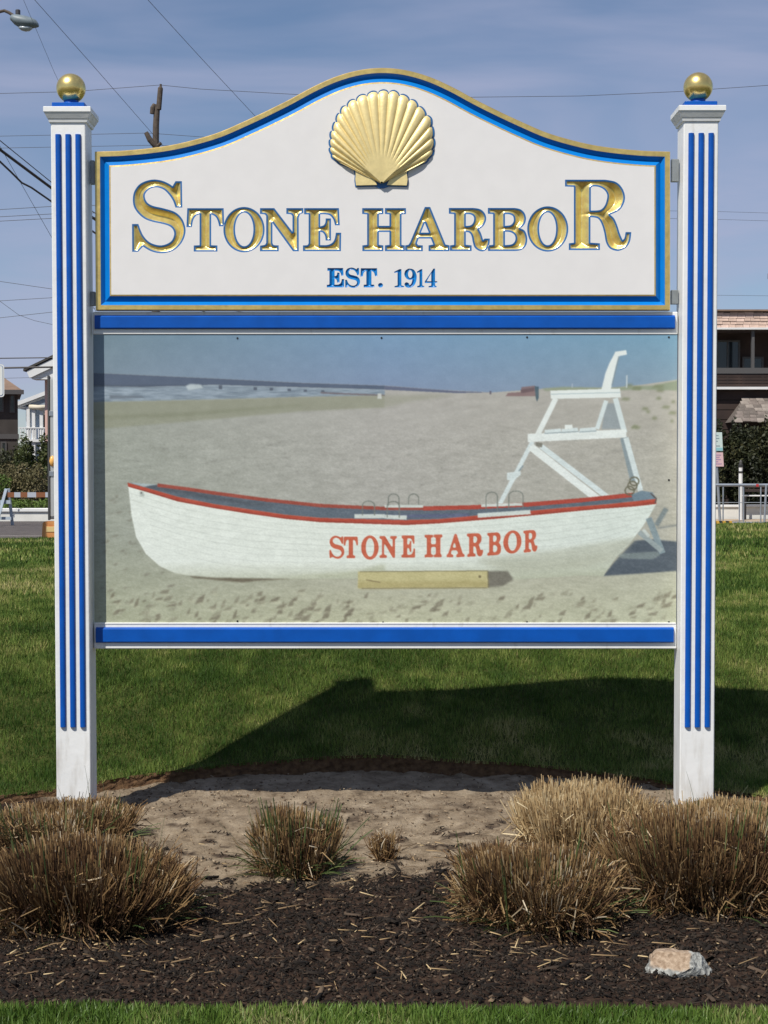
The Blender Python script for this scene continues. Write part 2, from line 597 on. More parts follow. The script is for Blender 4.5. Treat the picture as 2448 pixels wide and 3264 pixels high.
GRASS = ramp_attr_mat('grass_blades', 'tint', [(0.0, (0.036, 0.076, 0.010)), (0.3, (0.082, 0.138, 0.022)), (0.55, (0.145, 0.200, 0.040)),
                                               (0.8, (0.26, 0.270, 0.075)), (1.0, (0.42, 0.37, 0.16))], 0.6, 0.2, 0.12)

def scatter_lawn(y0, y1, dens, hgt, wid, seed, slope=0.235, margin=0.9, segs=1, thin=None):
    r = np.random.default_rng(seed)
    half = slope * (y1 - CAM_Y) + margin
    N = int(2 * half * (y1 - y0) * dens)
    x = r.uniform(-half, half, N)
    y = r.uniform(y0, y1, N)
    keep = (np.abs(x) < slope * (y - CAM_Y) + margin) & (y > edge_back(x) - 0.015)
    x, y = x[keep], y[keep]
    clump = fnoise(x, y, 9, 44, 2)
    P = np.stack([x, y, lawn_z(x, y) - 0.004], 1)
    h = hgt * (0.55 + 0.75 * clump) * r.uniform(0.6, 1.25, len(x))
    # blades are short and sparse right at the cut edge
    e = np.clip((y - edge_back(x)) / 0.06, 0.75, 1)
    return P, h * e, wid * r.uniform(0.7, 1.3, len(x))

parts = [scatter_lawn(0.2, 2.3, 18500, 0.038, 0.0040, 1), scatter_lawn(2.3, 4.5, 9500, 0.040, 0.0056, 2),
         scatter_lawn(4.5, 9, 3000, 0.05, 0.010, 3), scatter_lawn(9, 20.5, 620, 0.06, 0.022, 4)]
P = np.concatenate([p[0] for p in parts]); H = np.concatenate([p[1] for p in parts]); W = np.concatenate([p[2] for p in parts])
o = link('lawn_grass', blades(P, H, W, 0.65, 5, 'lawn_grass'), GRASS)
tag(o, 'mown green lawn grass rising behind the sign', 'grass', kind='stuff')

r = np.random.default_rng(9)
N = 56000
x = r.uniform(-2.2, 2.2, N)
y = -2.38 - np.abs(r.uniform(0, 0.6, N))
y = y + (edge_front(x) + 2.40) + 0.02 * (vnoise(x, 0 * x, 14, 3) - 0.5)
P = np.stack([x, y, lawn_z(x, np.minimum(y, -2.2)) - 0.004], 1)
h = 0.034 * r.uniform(0.6, 1.3, N) * np.clip((edge_front(x) + 0.06 - y) / 0.09, 0.5, 1)
GRASS2 = ramp_attr_mat('front_grass_blades', 'tint', [(0.0, (0.055, 0.105, 0.014)), (0.5, (0.110, 0.190, 0.030)), (0.85, (0.19, 0.255, 0.06)), (1.0, (0.30, 0.28, 0.12))], 0.5, 0.4, 0.25)
o = link('front_lawn_grass', blades(P, h, 0.0042 * r.uniform(0.7, 1.3, N), 0.5, 6, 'front_lawn_grass', segs=2), GRASS2)
tag(o, 'bright green strip of lawn grass along the mulch bed', 'grass', kind='stuff')

# ------------------------------------------------------------------ mulch chips and straw litter
def chips(name, x, y, L, Wd, T, seed, tilt=0.35, lift=0.0):
    r = np.random.default_rng(seed)
    N = len(x)
    z = bed_z(x, y) + T * 0.4 + lift + r.uniform(0, 0.006, N)
    a = r.uniform(0, 2 * np.pi, N)
    u = np.stack([np.cos(a), np.sin(a), r.normal(0, tilt, N)], 1)
    u /= np.linalg.norm(u, axis=1)[:, None]
    up = np.stack([r.normal(0, tilt, N), r.normal(0, tilt, N), np.ones(N)], 1)
    v = np.cross(up, u)
    v /= np.linalg.norm(v, axis=1)[:, None]
    w = np.cross(u, v)
    c = np.stack([x, y, z], 1)
    V = []
    for sx, sy, sz in ((-1, -1, -1), (1, -0.6, -1), (0.8, 1, -1), (-0.9, 0.7, -1), (-0.8, -0.9, 1), (1, -0.5, 0.8), (0.7, 0.9, 1), (-0.9, 0.6, 0.7)):
        V.append(c + u * (L / 2 * sx)[:, None] + v * (Wd / 2 * sy)[:, None] + w * (T / 2 * sz)[:, None])
    V = np.concatenate(V)
    k = np.arange(N)
    T_ = []
    for q in ((4, 5, 6, 7), (0, 1, 5, 4), (1, 2, 6, 5), (2, 3, 7, 6), (3, 0, 4, 7)):
        T_.append(np.stack([k + q[0] * N, k + q[1] * N, k + q[2] * N], 1))
        T_.append(np.stack([k + q[0] * N, k + q[2] * N, k + q[3] * N], 1))
    tint = r.uniform(0, 1, N)
    return fast_mesh(name, V, np.concatenate(T_), {'tint': np.tile(tint, 8)})

r = np.random.default_rng(13)
N = 70000
x = r.uniform(-2.1, 2.1, N)
y = r.uniform(-2.3, 0.3, N)
m_ = mulch_amount(x, y)
keep = (r.uniform(0, 1, N) < np.where(y < -0.55, np.clip(m_ * 1.1, 0, 1), m_ * 0.35)) & (y > edge_front(x) - 0.02)
x, y = x[keep], y[keep]
Lc = 0.006 + 0.026 * r.uniform(0, 1, len(x)) ** 2
MULCH = ramp_attr_mat('mulch_chips', 'tint', [(0.0, (0.008, 0.006, 0.0045)), (0.55, (0.016, 0.012, 0.009)), (0.86, (0.035, 0.026, 0.019)), (0.97, (0.10, 0.07, 0.048)), (1.0, (0.24, 0.17, 0.10))], 0.85, 0.2)
o = link('mulch', chips('mulch', x, y, Lc, r.uniform(0.002, 0.007, len(x)), r.uniform(0.0015, 0.004, len(x)), 15, 0.5), MULCH)
tag(o, 'dark brown shredded bark mulch covering the front of the bed', 'mulch', kind='stuff')
N = 600
x = r.uniform(-1.9, 1.9, N)
y = r.uniform(-2.36, -0.6, N)
keep = mulch_amount(x, y) > 0.6
x, y = x[keep], y[keep]
o = link('bark_pieces', chips('bark_pieces', x, y, 0.025 + 0.05 * r.uniform(0, 1, len(x)) ** 2, r.uniform(0.006, 0.016, len(x)), r.uniform(0.003, 0.008, len(x)), 16, 0.3, 0.004), MULCH)
tag(o, 'larger dark bark pieces and twigs among the fine mulch', 'bark', kind='stuff')

N = 6000
x = r.uniform(-1.7, 1.7, N)
y = r.uniform(-2.2, -0.35, N)
near = 0.09 + 0.45 * np.exp(-(((x - 0.45) / 0.42) ** 2 + ((y + 1.72) / 0.16) ** 2)) + 0.45 * np.exp(-(((x + 0.95) / 0.40) ** 2 + ((y + 1.78) / 0.14) ** 2)) + 0.2 * np.exp(-(((x + 0.3) / 0.22) ** 2 + ((y + 0.98) / 0.12) ** 2))
keep = r.uniform(0, 1, N) < near
x, y = x[keep], y[keep]
STRAW_BITS = ramp_attr_mat('straw_bits', 'tint', [(0.0, (0.10, 0.065, 0.035)), (0.5, (0.23, 0.15, 0.075)), (0.85, (0.40, 0.28, 0.14)), (1.0, (0.60, 0.46, 0.25))], 0.7, 0.3)
o = link('straw_litter', chips('straw_litter', x, y, 0.008 + 0.085 * r.uniform(0, 1, len(x)) ** 2.2, r.uniform(0.0014, 0.0042, len(x)), np.full(len(x), 0.0022), 19, 0.16, 0.006), STRAW_BITS)
tag(o, 'loose straw stalks lying on the mulch', 'straw', kind='stuff')

N = 4500
x = r.uniform(-1.6, 1.6, N)
y = r.uniform(-0.9, 0.85, N)
keep = r.uniform(0, 1, N) < fnoise(x, y, 2.5, 66) ** 1.6 * 1.6
x, y = x[keep], y[keep]
CRUMB = ramp_attr_mat('crumbs', 'tint', [(0.0, (0.07, 0.045, 0.03)), (0.6, (0.16, 0.11, 0.07)), (1.0, (0.42, 0.33, 0.22))], 0.95, 0.1)
o = link('bark_crumbs', chips('bark_crumbs', x, y, 0.003 + 0.017 * r.uniform(0, 1, len(x)) ** 2, r.uniform(0.002, 0.007, len(x)), r.uniform(0.002, 0.005, len(x)), 23, 0.3), CRUMB)
tag(o, 'small bark crumbs and pebbles strewn over the bare sand', 'gravel', kind='stuff')

# ------------------------------------------------------------------ cut-back ornamental grass clumps
STRAW = ramp_attr_mat('straw_stems', 'tint', [(0.0, (0.040, 0.020, 0.011)), (0.3, (0.105, 0.056, 0.025)), (0.55, (0.22, 0.132, 0.056)), (0.8, (0.39, 0.265, 0.125)), (1.0, (0.54, 0.46, 0.33))], 0.7, 0.25, 0.1)
STRAW_PALE = ramp_attr_mat('pale_straw_stems', 'tint', [(0.0, (0.16, 0.09, 0.04)), (0.3, (0.30, 0.195, 0.09)), (0.6, (0.48, 0.35, 0.18)), (1.0, (0.64, 0.53, 0.33))], 0.7, 0.25, 0.1)
GREENBL = ramp_attr_mat('green_sprouts', 'tint', [(0.0, (0.045, 0.075, 0.022)), (0.6, (0.09, 0.125, 0.038)), (1.0, (0.18, 0.20, 0.08))], 0.5, 0.4, 0.15)

def ribbons(name, path, width, seed, tint):
    """path: array (S, N, 3) of ribbon centre points"""
    r = np.random.default_rng(seed)
    S, N, _ = path.shape
    d = path[-1] - path[0]
    a = r.uniform(0, 2 * np.pi, N)
    rv = np.stack([np.cos(a), np.sin(a), 0.2 * np.sin(3 * a)], 1)
    side = np.cross(d, rv)
    side /= np.linalg.norm(side, axis=1)[:, None] + 1e-9
    V = []
    for s in range(S):
        w = width * (1.0 if s < S - 1 else 0.75)
        V += [path[s] - side * (w / 2)[:, None], path[s] + side * (w / 2)[:, None]]
    V = np.concatenate(V)
    k = np.arange(N)
    T = []
    for s in range(S - 1):
        a0, b0, a1, b1 = k + 2 * s * N, k + (2 * s + 1) * N, k + (2 * s + 2) * N, k + (2 * s + 3) * N
        T += [np.stack([a0, b0, b1], 1), np.stack([a0, b1, a1], 1)]
    return fast_mesh(name, V, np.concatenate(T), {'tint': np.tile(tint, 2 * S)})

def clump(cx, cy, R, Hh, n, seed, label, pale=False, green=60, base=0.6, dead=0.25, aspect=1.0, tall=0.0, flat=0.62, dark=0.0):
    n = int(n * 1.25)
    r = np.random.default_rng(seed)
    z0 = float(bed_z(np.array([cx]), np.array([cy]))[0]) - 0.01
    root = empty('cut_grass_clump', (cx, cy, z0), label, 'grass clump', 'cut back ornamental grass clumps in the bed')
    # upright cut stems
    q = np.sqrt(r.uniform(0, 1, n))
    a = r.uniform(0, 2 * np.pi, n)
    lump = 1 + 0.22 * (vnoise(np.cos(a) * 2 + seed, np.sin(a) * 2, 1.3, seed) - 0.5) * 2
    ca, sa = np.cos(a) * aspect, np.sin(a)
    bx, by = cx + ca * q * R * base * lump, cy + sa * q * R * base * lump
    tx, ty = cx + ca * q * R * lump, cy + sa * q * R * lump
    hprof = np.sqrt(np.clip(1 - flat * q ** 3.4, 0.05, 1))
    hz = Hh * hprof * r.normal(0.99, 0.055, n) * (0.92 + 0.22 * (vnoise(tx, ty, 11, seed + 1) - 0.3)) + tall * (tx - cx) / R
    hz *= np.where(r.uniform(0, 1, n) < 0.06, r.uniform(1.0, 1.10, n), 1.0)
    jit = r.normal(0, 0.024, (n, 2))
    bz = bed_z(bx, by) - 0.01
    p0 = np.stack([bx, by, bz], 1)
    p2 = np.stack([tx + jit[:, 0], ty + jit[:, 1], bz + np.maximum(hz, 0.03)], 1)
    p1 = p0 * 0.45 + p2 * 0.55 + np.stack([ca * 0.012, sa * 0.012, 0 * a], 1)
    tn = np.clip(0.50 - dark + 0.28 * (vnoise(tx, ty, 9, seed + 4) - 0.5) * 2 + r.normal(0, 0.2, n), 0, 1)
    link('cut_stems', ribbons('cut_stems', np.stack([p0, p1, p2]), r.uniform(0.0022, 0.0050, n), seed + 5, tn), STRAW_PALE if pale else STRAW, root)
    # leaning outer stems and dead blades that make the skirt
    nd = int(n * dead)
    a = r.uniform(0, 2 * np.pi, nd)
    ca, sa = np.cos(a) * aspect, np.sin(a)
    lump = 1 + 0.22 * (vnoise(np.cos(a) * 2 + seed, np.sin(a) * 2, 1.3, seed) - 0.5) * 2
    q0 = r.uniform(0.5, 0.95, nd)
    q1 = q0 + r.uniform(0.02, 0.30, nd)
    h0 = Hh * r.uniform(0.0, 0.45, nd)
    h1 = np.clip(h0 + Hh * r.normal(0.18, 0.25, nd), 0.012, Hh * 0.8)
    ex, ey = cx + ca * q1 * R * lump + r.normal(0, 0.02, nd), cy + sa * q1 * R * lump + r.normal(0, 0.02, nd)
    sx_, sy_ = cx + ca * q0 * R * lump, cy + sa * q0 * R * lump
    gz = bed_z(ex, ey)
    p0 = np.stack([sx_, sy_, bed_z(sx_, sy_) + h0], 1)
    p2 = np.stack([ex, ey, gz + h1], 1)
    p1 = (p0 + p2) / 2 + np.stack([r.normal(0, 0.012, nd), r.normal(0, 0.012, nd), np.abs(r.normal(0, 0.015, nd))], 1)
    tn = np.clip(0.45 - dark + r.normal(0, 0.28, nd), 0, 1)
    link('dead_blades', ribbons('dead_blades', np.stack([p0, p1, p2]), r.uniform(0.0022, 0.0050, nd), seed + 6, tn), STRAW_PALE if pale else STRAW, root)
    # tangled dead leaves caught between the stems
    nt_ = int(n * dead * 1.0)
    a = r.uniform(0, 2 * np.pi, nt_)
    lump = 1 + 0.22 * (vnoise(np.cos(a) * 2 + seed, np.sin(a) * 2, 1.3, seed) - 0.5) * 2
    hh = Hh * r.uniform(0.03, 0.85, nt_) ** 1.2
    qq = np.sqrt(np.clip(1 - (hh / (Hh * 1.05)) ** 3, 0, 1)) * (base + (1 - base) * hh / Hh) * r.uniform(0.92, 1.10, nt_)
    c0 = np.stack([cx + np.cos(a) * aspect * qq * R * lump, cy + np.sin(a) * qq * R * lump, z0 + hh], 1)
    dv = r.normal(0, 1, (nt_, 3)) * np.array([1, 1, 0.75])
    dv /= np.linalg.norm(dv, axis=1)[:, None]
    ll = r.uniform(0.012, 0.05, nt_)[:, None]
    p0, p2 = c0 - dv * ll, c0 + dv * ll
    p1 = c0 + r.normal(0, 0.010, (nt_, 3))
    for p_ in (p0, p1, p2):
        p_[:, 2] = np.maximum(p_[:, 2], 0.008)
    tn = np.clip(0.42 - dark + r.normal(0, 0.33, nt_), 0, 1)
    link('tangled_leaves', ribbons('tangled_leaves', np.stack([p0, p1, p2]), r.uniform(0.0018, 0.0045, nt_), seed + 8, tn), STRAW_PALE if pale else STRAW, root)
    # green sprouts arching out
    if green:
        a = r.uniform(-math.pi, 0.35, green)
        ca, sa = np.cos(a) * aspect, np.sin(a)
        q0 = r.uniform(0.35, 0.9, green)
        ln = r.uniform(0.08, 0.22, green)
        stand = r.uniform(0, 1, green) < 0.45                  # some stand up among the stems
        ln = np.where(stand, Hh * r.uniform(0.7, 1.12, green), ln)
        p0 = np.stack([cx + ca * q0 * R, cy + sa * q0 * R, np.full(green, z0 + 0.01)], 1)
        out = np.stack([ca, sa, 0 * a], 1)
        upw = np.where(stand, r.uniform(0.9, 1.1, green), r.uniform(0.25, 0.95, green))
        path = []
        for s in np.linspace(0, 1, 5):
            path.append(p0 + out * (ln * s * np.where(stand, 0.22, 1 - 0.25 * upw))[:, None] + np.stack([0 * a, 0 * a, ln * upw * (s * 1.3 - s * s * 0.9 * (1.25 - upw))], 1))
        path = np.stack(path)
        path[..., 2] = np.maximum(path[..., 2], 0.006)
        link('green_sprouts', ribbons('green_sprouts', path, r.uniform(0.0024, 0.0045, green), seed + 7, r.uniform(0, 1, green)), GREENBL, root)
    return root

clump(-0.985, -1.42, 0.335, 0.265, 7500, 101, 'large brown cut grass clump on the mulch before the shaded striped post', green=110, base=0.62, dead=0.30, dark=0.12)
clump(-1.29, -0.36, 0.28, 0.16, 4200, 102, 'low straw clump with green blades at the foot of the post that shades the picture', green=220, base=0.75, dead=0.2, tall=0.03)
clump(-0.325, -0.80, 0.155, 0.225, 2100, 103, 'lone fan shaped straw clump with green base standing on the bare sand', green=200, base=0.62, dead=0.4, flat=0.5)
clump(0.0, -0.62, 0.036, 0.115, 150, 104, 'tiny straw tuft alone on the sand between the clumps', green=0, base=0.4, dead=0.5, flat=0.7)
clump(0.80, -0.36, 0.275, 0.235, 4300, 105, 'pale blond cut grass clump behind the darker clumps near the post', pale=True, green=0, base=0.80, dead=0.22, flat=0.45)
clump(0.50, -1.39, 0.27, 0.24, 6500, 106, 'brown cut grass clump with scattered straw in front of the blond clump', green=160, base=0.66, dead=0.62, dark=0.05)
clump(1.10, -1.12, 0.36, 0.285, 8500, 107, 'widest cut grass clump, behind the tan rock', green=200, base=0.68, dead=0.50, dark=0.03)
clump(1.36, -0.45, 0.26, 0.19, 3500, 108, 'straw clump with tall green blades hiding the foot of the sunlit post', pale=True, green=120, base=0.8, dead=0.2)

# a few tall thin sprouts in front of the post feet
def sprout(cx, cy, specs, label):
    root = empty('grass_sprout', (cx, cy, 0.0), label, 'grass', 'tall thin green sprouts')
    for (ox, h, lx_) in specs:
        pts = [(cx + ox + lx_ * t ** 1.8, cy + 0.02 * t, 0.0 + h * (t - 0.12 * t * t)) for t in np.linspace(0, 1, 7)]
        MB().tube(pts, [0.0016 * (1 - 0.75 * t) for t in np.linspace(0, 1, 7)], 5).build('blade', GREENBL2, root)
GREENBL2 = mat('sprout_green', (0.06, 0.085, 0.03), 0.5)
sprout(-1.22, -0.22, [(-0.06, 0.24, -0.04), (0.0, 0.27, 0.03), (0.04, 0.33, -0.03), (0.08, 0.22, 0.05), (-0.1, 0.2, -0.06), (0.10, 0.28, -0.02)], 'thin green sprouts crossing the shaded post foot')
sprout(1.22, -0.50, [(0.0, 0.36, -0.05), (0.09, 0.30, 0.10), (0.15, 0.34, 0.20), (0.05, 0.26, 0.03), (0.22, 0.26, 0.30), (-0.12, 0.33, -0.01)], 'thin green sprouts fanning out beside the sunlit post foot')

# ------------------------------------------------------------------ rock
def rock():
    import bmesh
    bm = bmesh.new()
    bmesh.ops.create_icosphere(bm, subdivisions=4, radius=1.0)
    c = at(2166, 3092, 0)
    k = EYE / ((c - cam.location).z * -1 + 0) if False else 1
    base = Vector((0.862, CAM_Y + 4.75, 0.016))
    rr = random.Random(4)
    planes = [(Vector((-0.35, -0.75, 0.55)).normalized(), 0.62), (Vector((0.75, -0.5, 0.35)).normalized(), 0.70), (Vector((0.1, 0.2, 1)).normalized(), 0.74),
              (Vector((-0.9, 0.1, 0.25)).normalized(), 0.78), (Vector((0.2, -0.9, -0.2)).normalized(), 0.66), (Vector((0.9, 0.35, 0.4)).normalized(), 0.75)]
    for v in bm.verts:
        p = v.co.copy()
        for nrm, dist in planes:
            d = p.dot(nrm)
            if d > dist:
                p -= nrm * (d - dist)
        h = fnoise(np.array([p.x * 2 + p.z]), np.array([p.y * 2 - p.z * 1.3]), 2.2, 9)[0] - 0.5
        h2 = fnoise(np.array([p.x * 2 + p.z * 2]), np.array([p.y * 2 + p.z]), 9, 19)[0] - 0.5
        p *= 1 + 0.22 * h + 0.07 * h2
        v.co = Vector((p.x * 0.112, p.y * 0.08, p.z * 0.066)) + base
    me = bpy.data.meshes.new('rock')
    bm.to_mesh(me)
    bm.free()
    m = bpy.data.materials.new('rock')
    m.use_nodes = True
    nt = m.node_tree
    N, L = nt.nodes, nt.links
    b = N['Principled BSDF']
    b.inputs['Roughness'].default_value = 0.9
    tc = N.new('ShaderNodeTexCoord')
    n1 = N.new('ShaderNodeTexNoise'); n1.inputs['Scale'].default_value = 75; n1.inputs['Detail'].default_value = 6
    n2 = N.new('ShaderNodeTexNoise'); n2.inputs['Scale'].default_value = 9; n2.inputs['Detail'].default_value = 4
    L.new(tc.outputs['Object'], n1.inputs['Vector']); L.new(tc.outputs['Object'], n2.inputs['Vector'])
    r1 = N.new('ShaderNodeValToRGB'); r1.color_ramp.elements[0].color = (0.24, 0.165, 0.105, 1); r1.color_ramp.elements[1].color = (0.44, 0.335, 0.235, 1)
    r1.color_ramp.elements[0].position = 0.35; r1.color_ramp.elements[1].position = 0.65
    r2 = N.new('ShaderNodeValToRGB'); r2.color_ramp.elements[0].color = (0.17, 0.17, 0.155, 1); r2.color_ramp.elements[1].color = (0.40, 0.40, 0.36, 1)
    r2.color_ramp.elements[0].position = 0.40; r2.color_ramp.elements[1].position = 0.60
    L.new(n1.outputs['Fac'], r1.inputs['Fac']); L.new(n1.outputs['Fac'], r2.inputs['Fac'])
    sx = N.new('ShaderNodeSeparateXYZ'); L.new(tc.outputs['Object'], sx.inputs[0])
    # grey fracture on the right end and underside, tan weathered skin elsewhere
    ma = N.new('ShaderNodeMath'); ma.operation = 'MULTIPLY_ADD'; ma.inputs[1].default_value = 9.0; ma.inputs[2].default_value = -9.0 * 0.895
    L.new(sx.outputs['X'], ma.inputs[0])
    mz = N.new('ShaderNodeMath'); mz.operation = 'MULTIPLY_ADD'; mz.inputs[1].default_value = -11.0; mz.inputs[2].default_value = 11.0 * 0.022
    L.new(sx.outputs['Z'], mz.inputs[0])
    mm = N.new('ShaderNodeMath'); mm.operation = 'MAXIMUM'; L.new(ma.outputs[0], mm.inputs[0]); L.new(mz.outputs[0], mm.inputs[1])
    ad = N.new('ShaderNodeMath'); ad.operation = 'ADD'; L.new(mm.outputs[0], ad.inputs[0]); L.new(n2.outputs['Fac'], ad.inputs[1])
    rs = N.new('ShaderNodeValToRGB'); rs.color_ramp.elements[0].position = 0.47; rs.color_ramp.elements[1].position = 0.53
    L.new(ad.outputs[0], rs.inputs['Fac'])
    mx = N.new('ShaderNodeMixRGB'); L.new(rs.outputs['Color'], mx.inputs[0]); L.new(r1.outputs['Color'], mx.inputs[1]); L.new(r2.outputs['Color'], mx.inputs[2])
    L.new(mx.outputs['Color'], b.inputs['Base Color'])
    bp = N.new('ShaderNodeBump'); bp.inputs['Strength'].default_value = 0.8; bp.inputs['Distance'].default_value = 0.01
    L.new(n1.outputs['Fac'], bp.inputs['Height']); L.new(bp.outputs['Normal'], b.inputs['Normal'])
    o = link('rock', me, m)
    tag(o, 'tan and grey broken rock lying on the dark mulch', 'rock')
rock()

# ------------------------------------------------------------------ the sign
sign = empty('town_sign', (0, 0.07, 0.0), 'large white and blue carved town sign with gold shell and boat picture', 'sign')
POST_W, POST_D = 0.1435, 0.1435
Y_HEAD, Y_RAIL, Y_BOARD, Y_PIC = 0.055, 0.065, 0.078, 0.082

def post(cx_bottom, lean, ytop_px, label=None):
    """square post with cap, plinth, gold ball and three raised stripes"""
    h = POST_W / 2
    cxp = cx_bottom
    zt = at(215, ytop_px, 0).z                 # underside of the cap
    yc = POST_D / 2
    def sh(mb):
        mb.v = [(x + lean * (z - 0.1), y, z) for x, y, z in mb.v]
        return mb
    body = sh(MB().bbox(cxp - h, cxp + h, 0, POST_D, -0.35, zt + 0.004, 0.0035)).build('post', WHITE, sign)
    if label: body['label'] = label
    # cap: bevelled moulding and square fascia
    def ring(hw, z):
        return [(cxp - hw, yc - hw, z), (cxp + hw, yc - hw, z), (cxp + hw, yc + hw, z), (cxp - hw, yc + hw, z)]
    cap = MB()
    levels = [(h + 0.0005, zt - 0.014), (h + 0.006, zt - 0.012), (h + 0.009, zt), (h + 0.012, zt + 0.003), (h + 0.0235, zt + 0.026), (h + 0.0255, zt + 0.028), (h + 0.0255, zt + 0.047), (h + 0.0235, zt + 0.049)]
    vs = []
    for hw, z in levels:
        vs += ring(hw, z)
    fs = [(3, 2, 1, 0)]
    for i in range(len(levels) - 1):
        for k in range(4):
            a, b = i * 4 + k, i * 4 + (k + 1) % 4
            fs.append((a, b, b + 4, a + 4))
    e = (len(levels) - 1) * 4
    fs.append((e, e + 1, e + 2, e + 3))
    cap.add(vs, fs)
    sh(cap).build('cap', WHITE, body)
    zc = zt + 0.049
    sh(MB().bbox(cxp - 0.0675, cxp + 0.0675, yc - 0.0675, yc + 0.0675, zc - 0.001, zc + 0.023, 0.002)).build('plinth', BLUE, body)
    zp = zc + 0.023
    prof = [(0.036, zp - 0.002), (0.033, zp + 0.004), (0.0305, zp + 0.012), (0.031, zp + 0.024)]
    sh(MB().lathe(prof, cxp, yc, 28)).build('finial_neck', BLUE, body, True)
    R = 0.0605
    zb = zp + 0.012 + R
    prof = [(max(R * math.sin(t), 0.0005), zb - R * math.cos(t)) for t in np.linspace(0.02, math.pi - 0.02, 30)]
    sh(MB().lathe(prof, cxp, yc, 48)).build('ball_finial', GOLD_BALL, body, True)
    # raised half-round stripes
    z1, z0 = at(215, ytop_px + 48, 0).z, at(215, 2317, 0).z
    for k in (-1, 0, 1):
        x = cxp + k * 0.0412
        w = 0.0112
        pr = [(-w, 0.002), (-w, -0.005), (-w * 0.75, -0.0095), (-w * 0.3, -0.0115), (w * 0.3, -0.0115), (w * 0.75, -0.0095), (w, -0.005), (w, 0.002)]
        mb = MB()
        nn = len(pr)
        vs = [(x + a, b, z0) for a, b in pr] + [(x + a, b, z1) for a, b in pr]
        fs = [tuple(range(nn)), tuple(range(2 * nn - 1, nn - 1, -1))] + [(i, i + nn, i + 1 + nn, i + 1) for i in range(nn - 1)]
        fs = [tuple(reversed(f)) for f in fs]
        mb.add(vs, fs)
        sh(mb).build('stripe', BLUE, body)
    return body

LX = (at(180, 2500, 0).x + at(290, 2500, 0).x) / 2
RX = (at(2165, 2500, 0).x + at(2277, 2500, 0).x) / 2
post(LX, -0.0042, 381, 'white post with three blue stripes that throws its shadow on the picture')
post(RX, -0.0042 * -0.55, 377, 'white post with three blue stripes on the sunlit side of the picture')

# boards, blue rails
XL, XR = LX + POST_W / 2, RX - POST_W / 2
def board(y0p, y1p):
    z1, z0 = at(1224, y0p, Y_BOARD).z, at(1224, y1p, Y_BOARD).z
    return MB().bbox(XL + 0.001, XR - 0.001, Y_BOARD, Y_BOARD + 0.05, z0, z1, 0.003).build('cross_board', WHITE, sign)
def rail(y0p, y1p, parent):
    z1, z0 = at(1224, y0p, Y_RAIL).z, at(1224, y1p, Y_RAIL).z
    b = 0.008
    x0, x1 = at(303, 1500, Y_RAIL).x, at(2150, 1500, Y_RAIL).x
    y1 = Y_BOARD + 0.002
    mb = MB()
    vs, fs = [], []
    pr = [(y1, z0), (Y_RAIL + 0.005, z0), (Y_RAIL, z0 + 0.005), (Y_RAIL, z1 - b), (Y_RAIL + b, z1), (y1, z1)]
    nn = len(pr)
    vs = [(x0, a, z) for a, z in pr] + [(x1, a, z) for a, z in pr]
    fs = [tuple(range(nn)), tuple(range(2 * nn - 1, nn - 1, -1))] + [(i, i + nn, (i + 1) % nn + nn, (i + 1) % nn) for i in range(nn)]
    mb.add(vs, fs)
    return mb.build('blue_rail', BLUE, parent)
rail(1004, 1048, board(994, 1066))
rail(2000, 2049, board(1988, 2068))

# header outline in photo pixels, mirrored about its middle
HX = 1219.0
half = [(0, 216), (74, 223), (149, 244), (223, 277), (297, 317), (371, 354), (444, 388), (518, 420), (592, 443), (668, 461), (742, 472), (816, 479), (870, 482), (917, 483)]
def cat(pts, per=6, closed=False):
    out = []
    n = len(pts)
    for i in range(n - 1):
        p0, p1, p2, p3 = pts[max(i - 1, 0)], pts[i], pts[i + 1], pts[min(i + 2, n - 1)]
        for s in range(per):
            t = s / per
            out.append(tuple(0.5 * (2 * p1[k] + (p2[k] - p0[k]) * t + (2 * p0[k] - 5 * p1[k] + 4 * p2[k] - p3[k]) * t * t + (3 * p1[k] - p0[k] - 3 * p2[k] + p3[k]) * t ** 3) for k in (0, 1)))
    out.append(pts[-1])
    return out
curve = [p for p in cat([(-half[1][0], half[1][1])] + half, 6)[6:] if p[0] < 846] + [half[-1]]
right = [(HX + x, y) for x, y in curve]
left = [(HX - x, y) for x, y in reversed(curve)]
OUT = left[:-1] + right + [(HX + 917, 989), (HX - 914, 989)]       # clockwise on screen

def offset_poly(pts, d):
    """inward mitred offset of a screen-clockwise outline (y down)"""
    n = len(pts)
    out = []
    for i in range(n):
        p0, p1, p2 = np.array(pts[i - 1]), np.array(pts[i]), np.array(pts[(i + 1) % n])
        d1, d2 = p1 - p0, p2 - p1
        d1, d2 = d1 / np.linalg.norm(d1), d2 / np.linalg.norm(d2)
        n1, n2 = np.array([-d1[1], d1[0]]), np.array([-d2[1], d2[0]])
        m = n1 + n2
        m /= max(1e-6, m.dot(n1))
        out.append(tuple(p1 + m * d))
    return out

def P3(p, depth=0.0):
    v = at(p[0], p[1], Y_HEAD)
    return (v.x, Y_HEAD + depth, v.z)

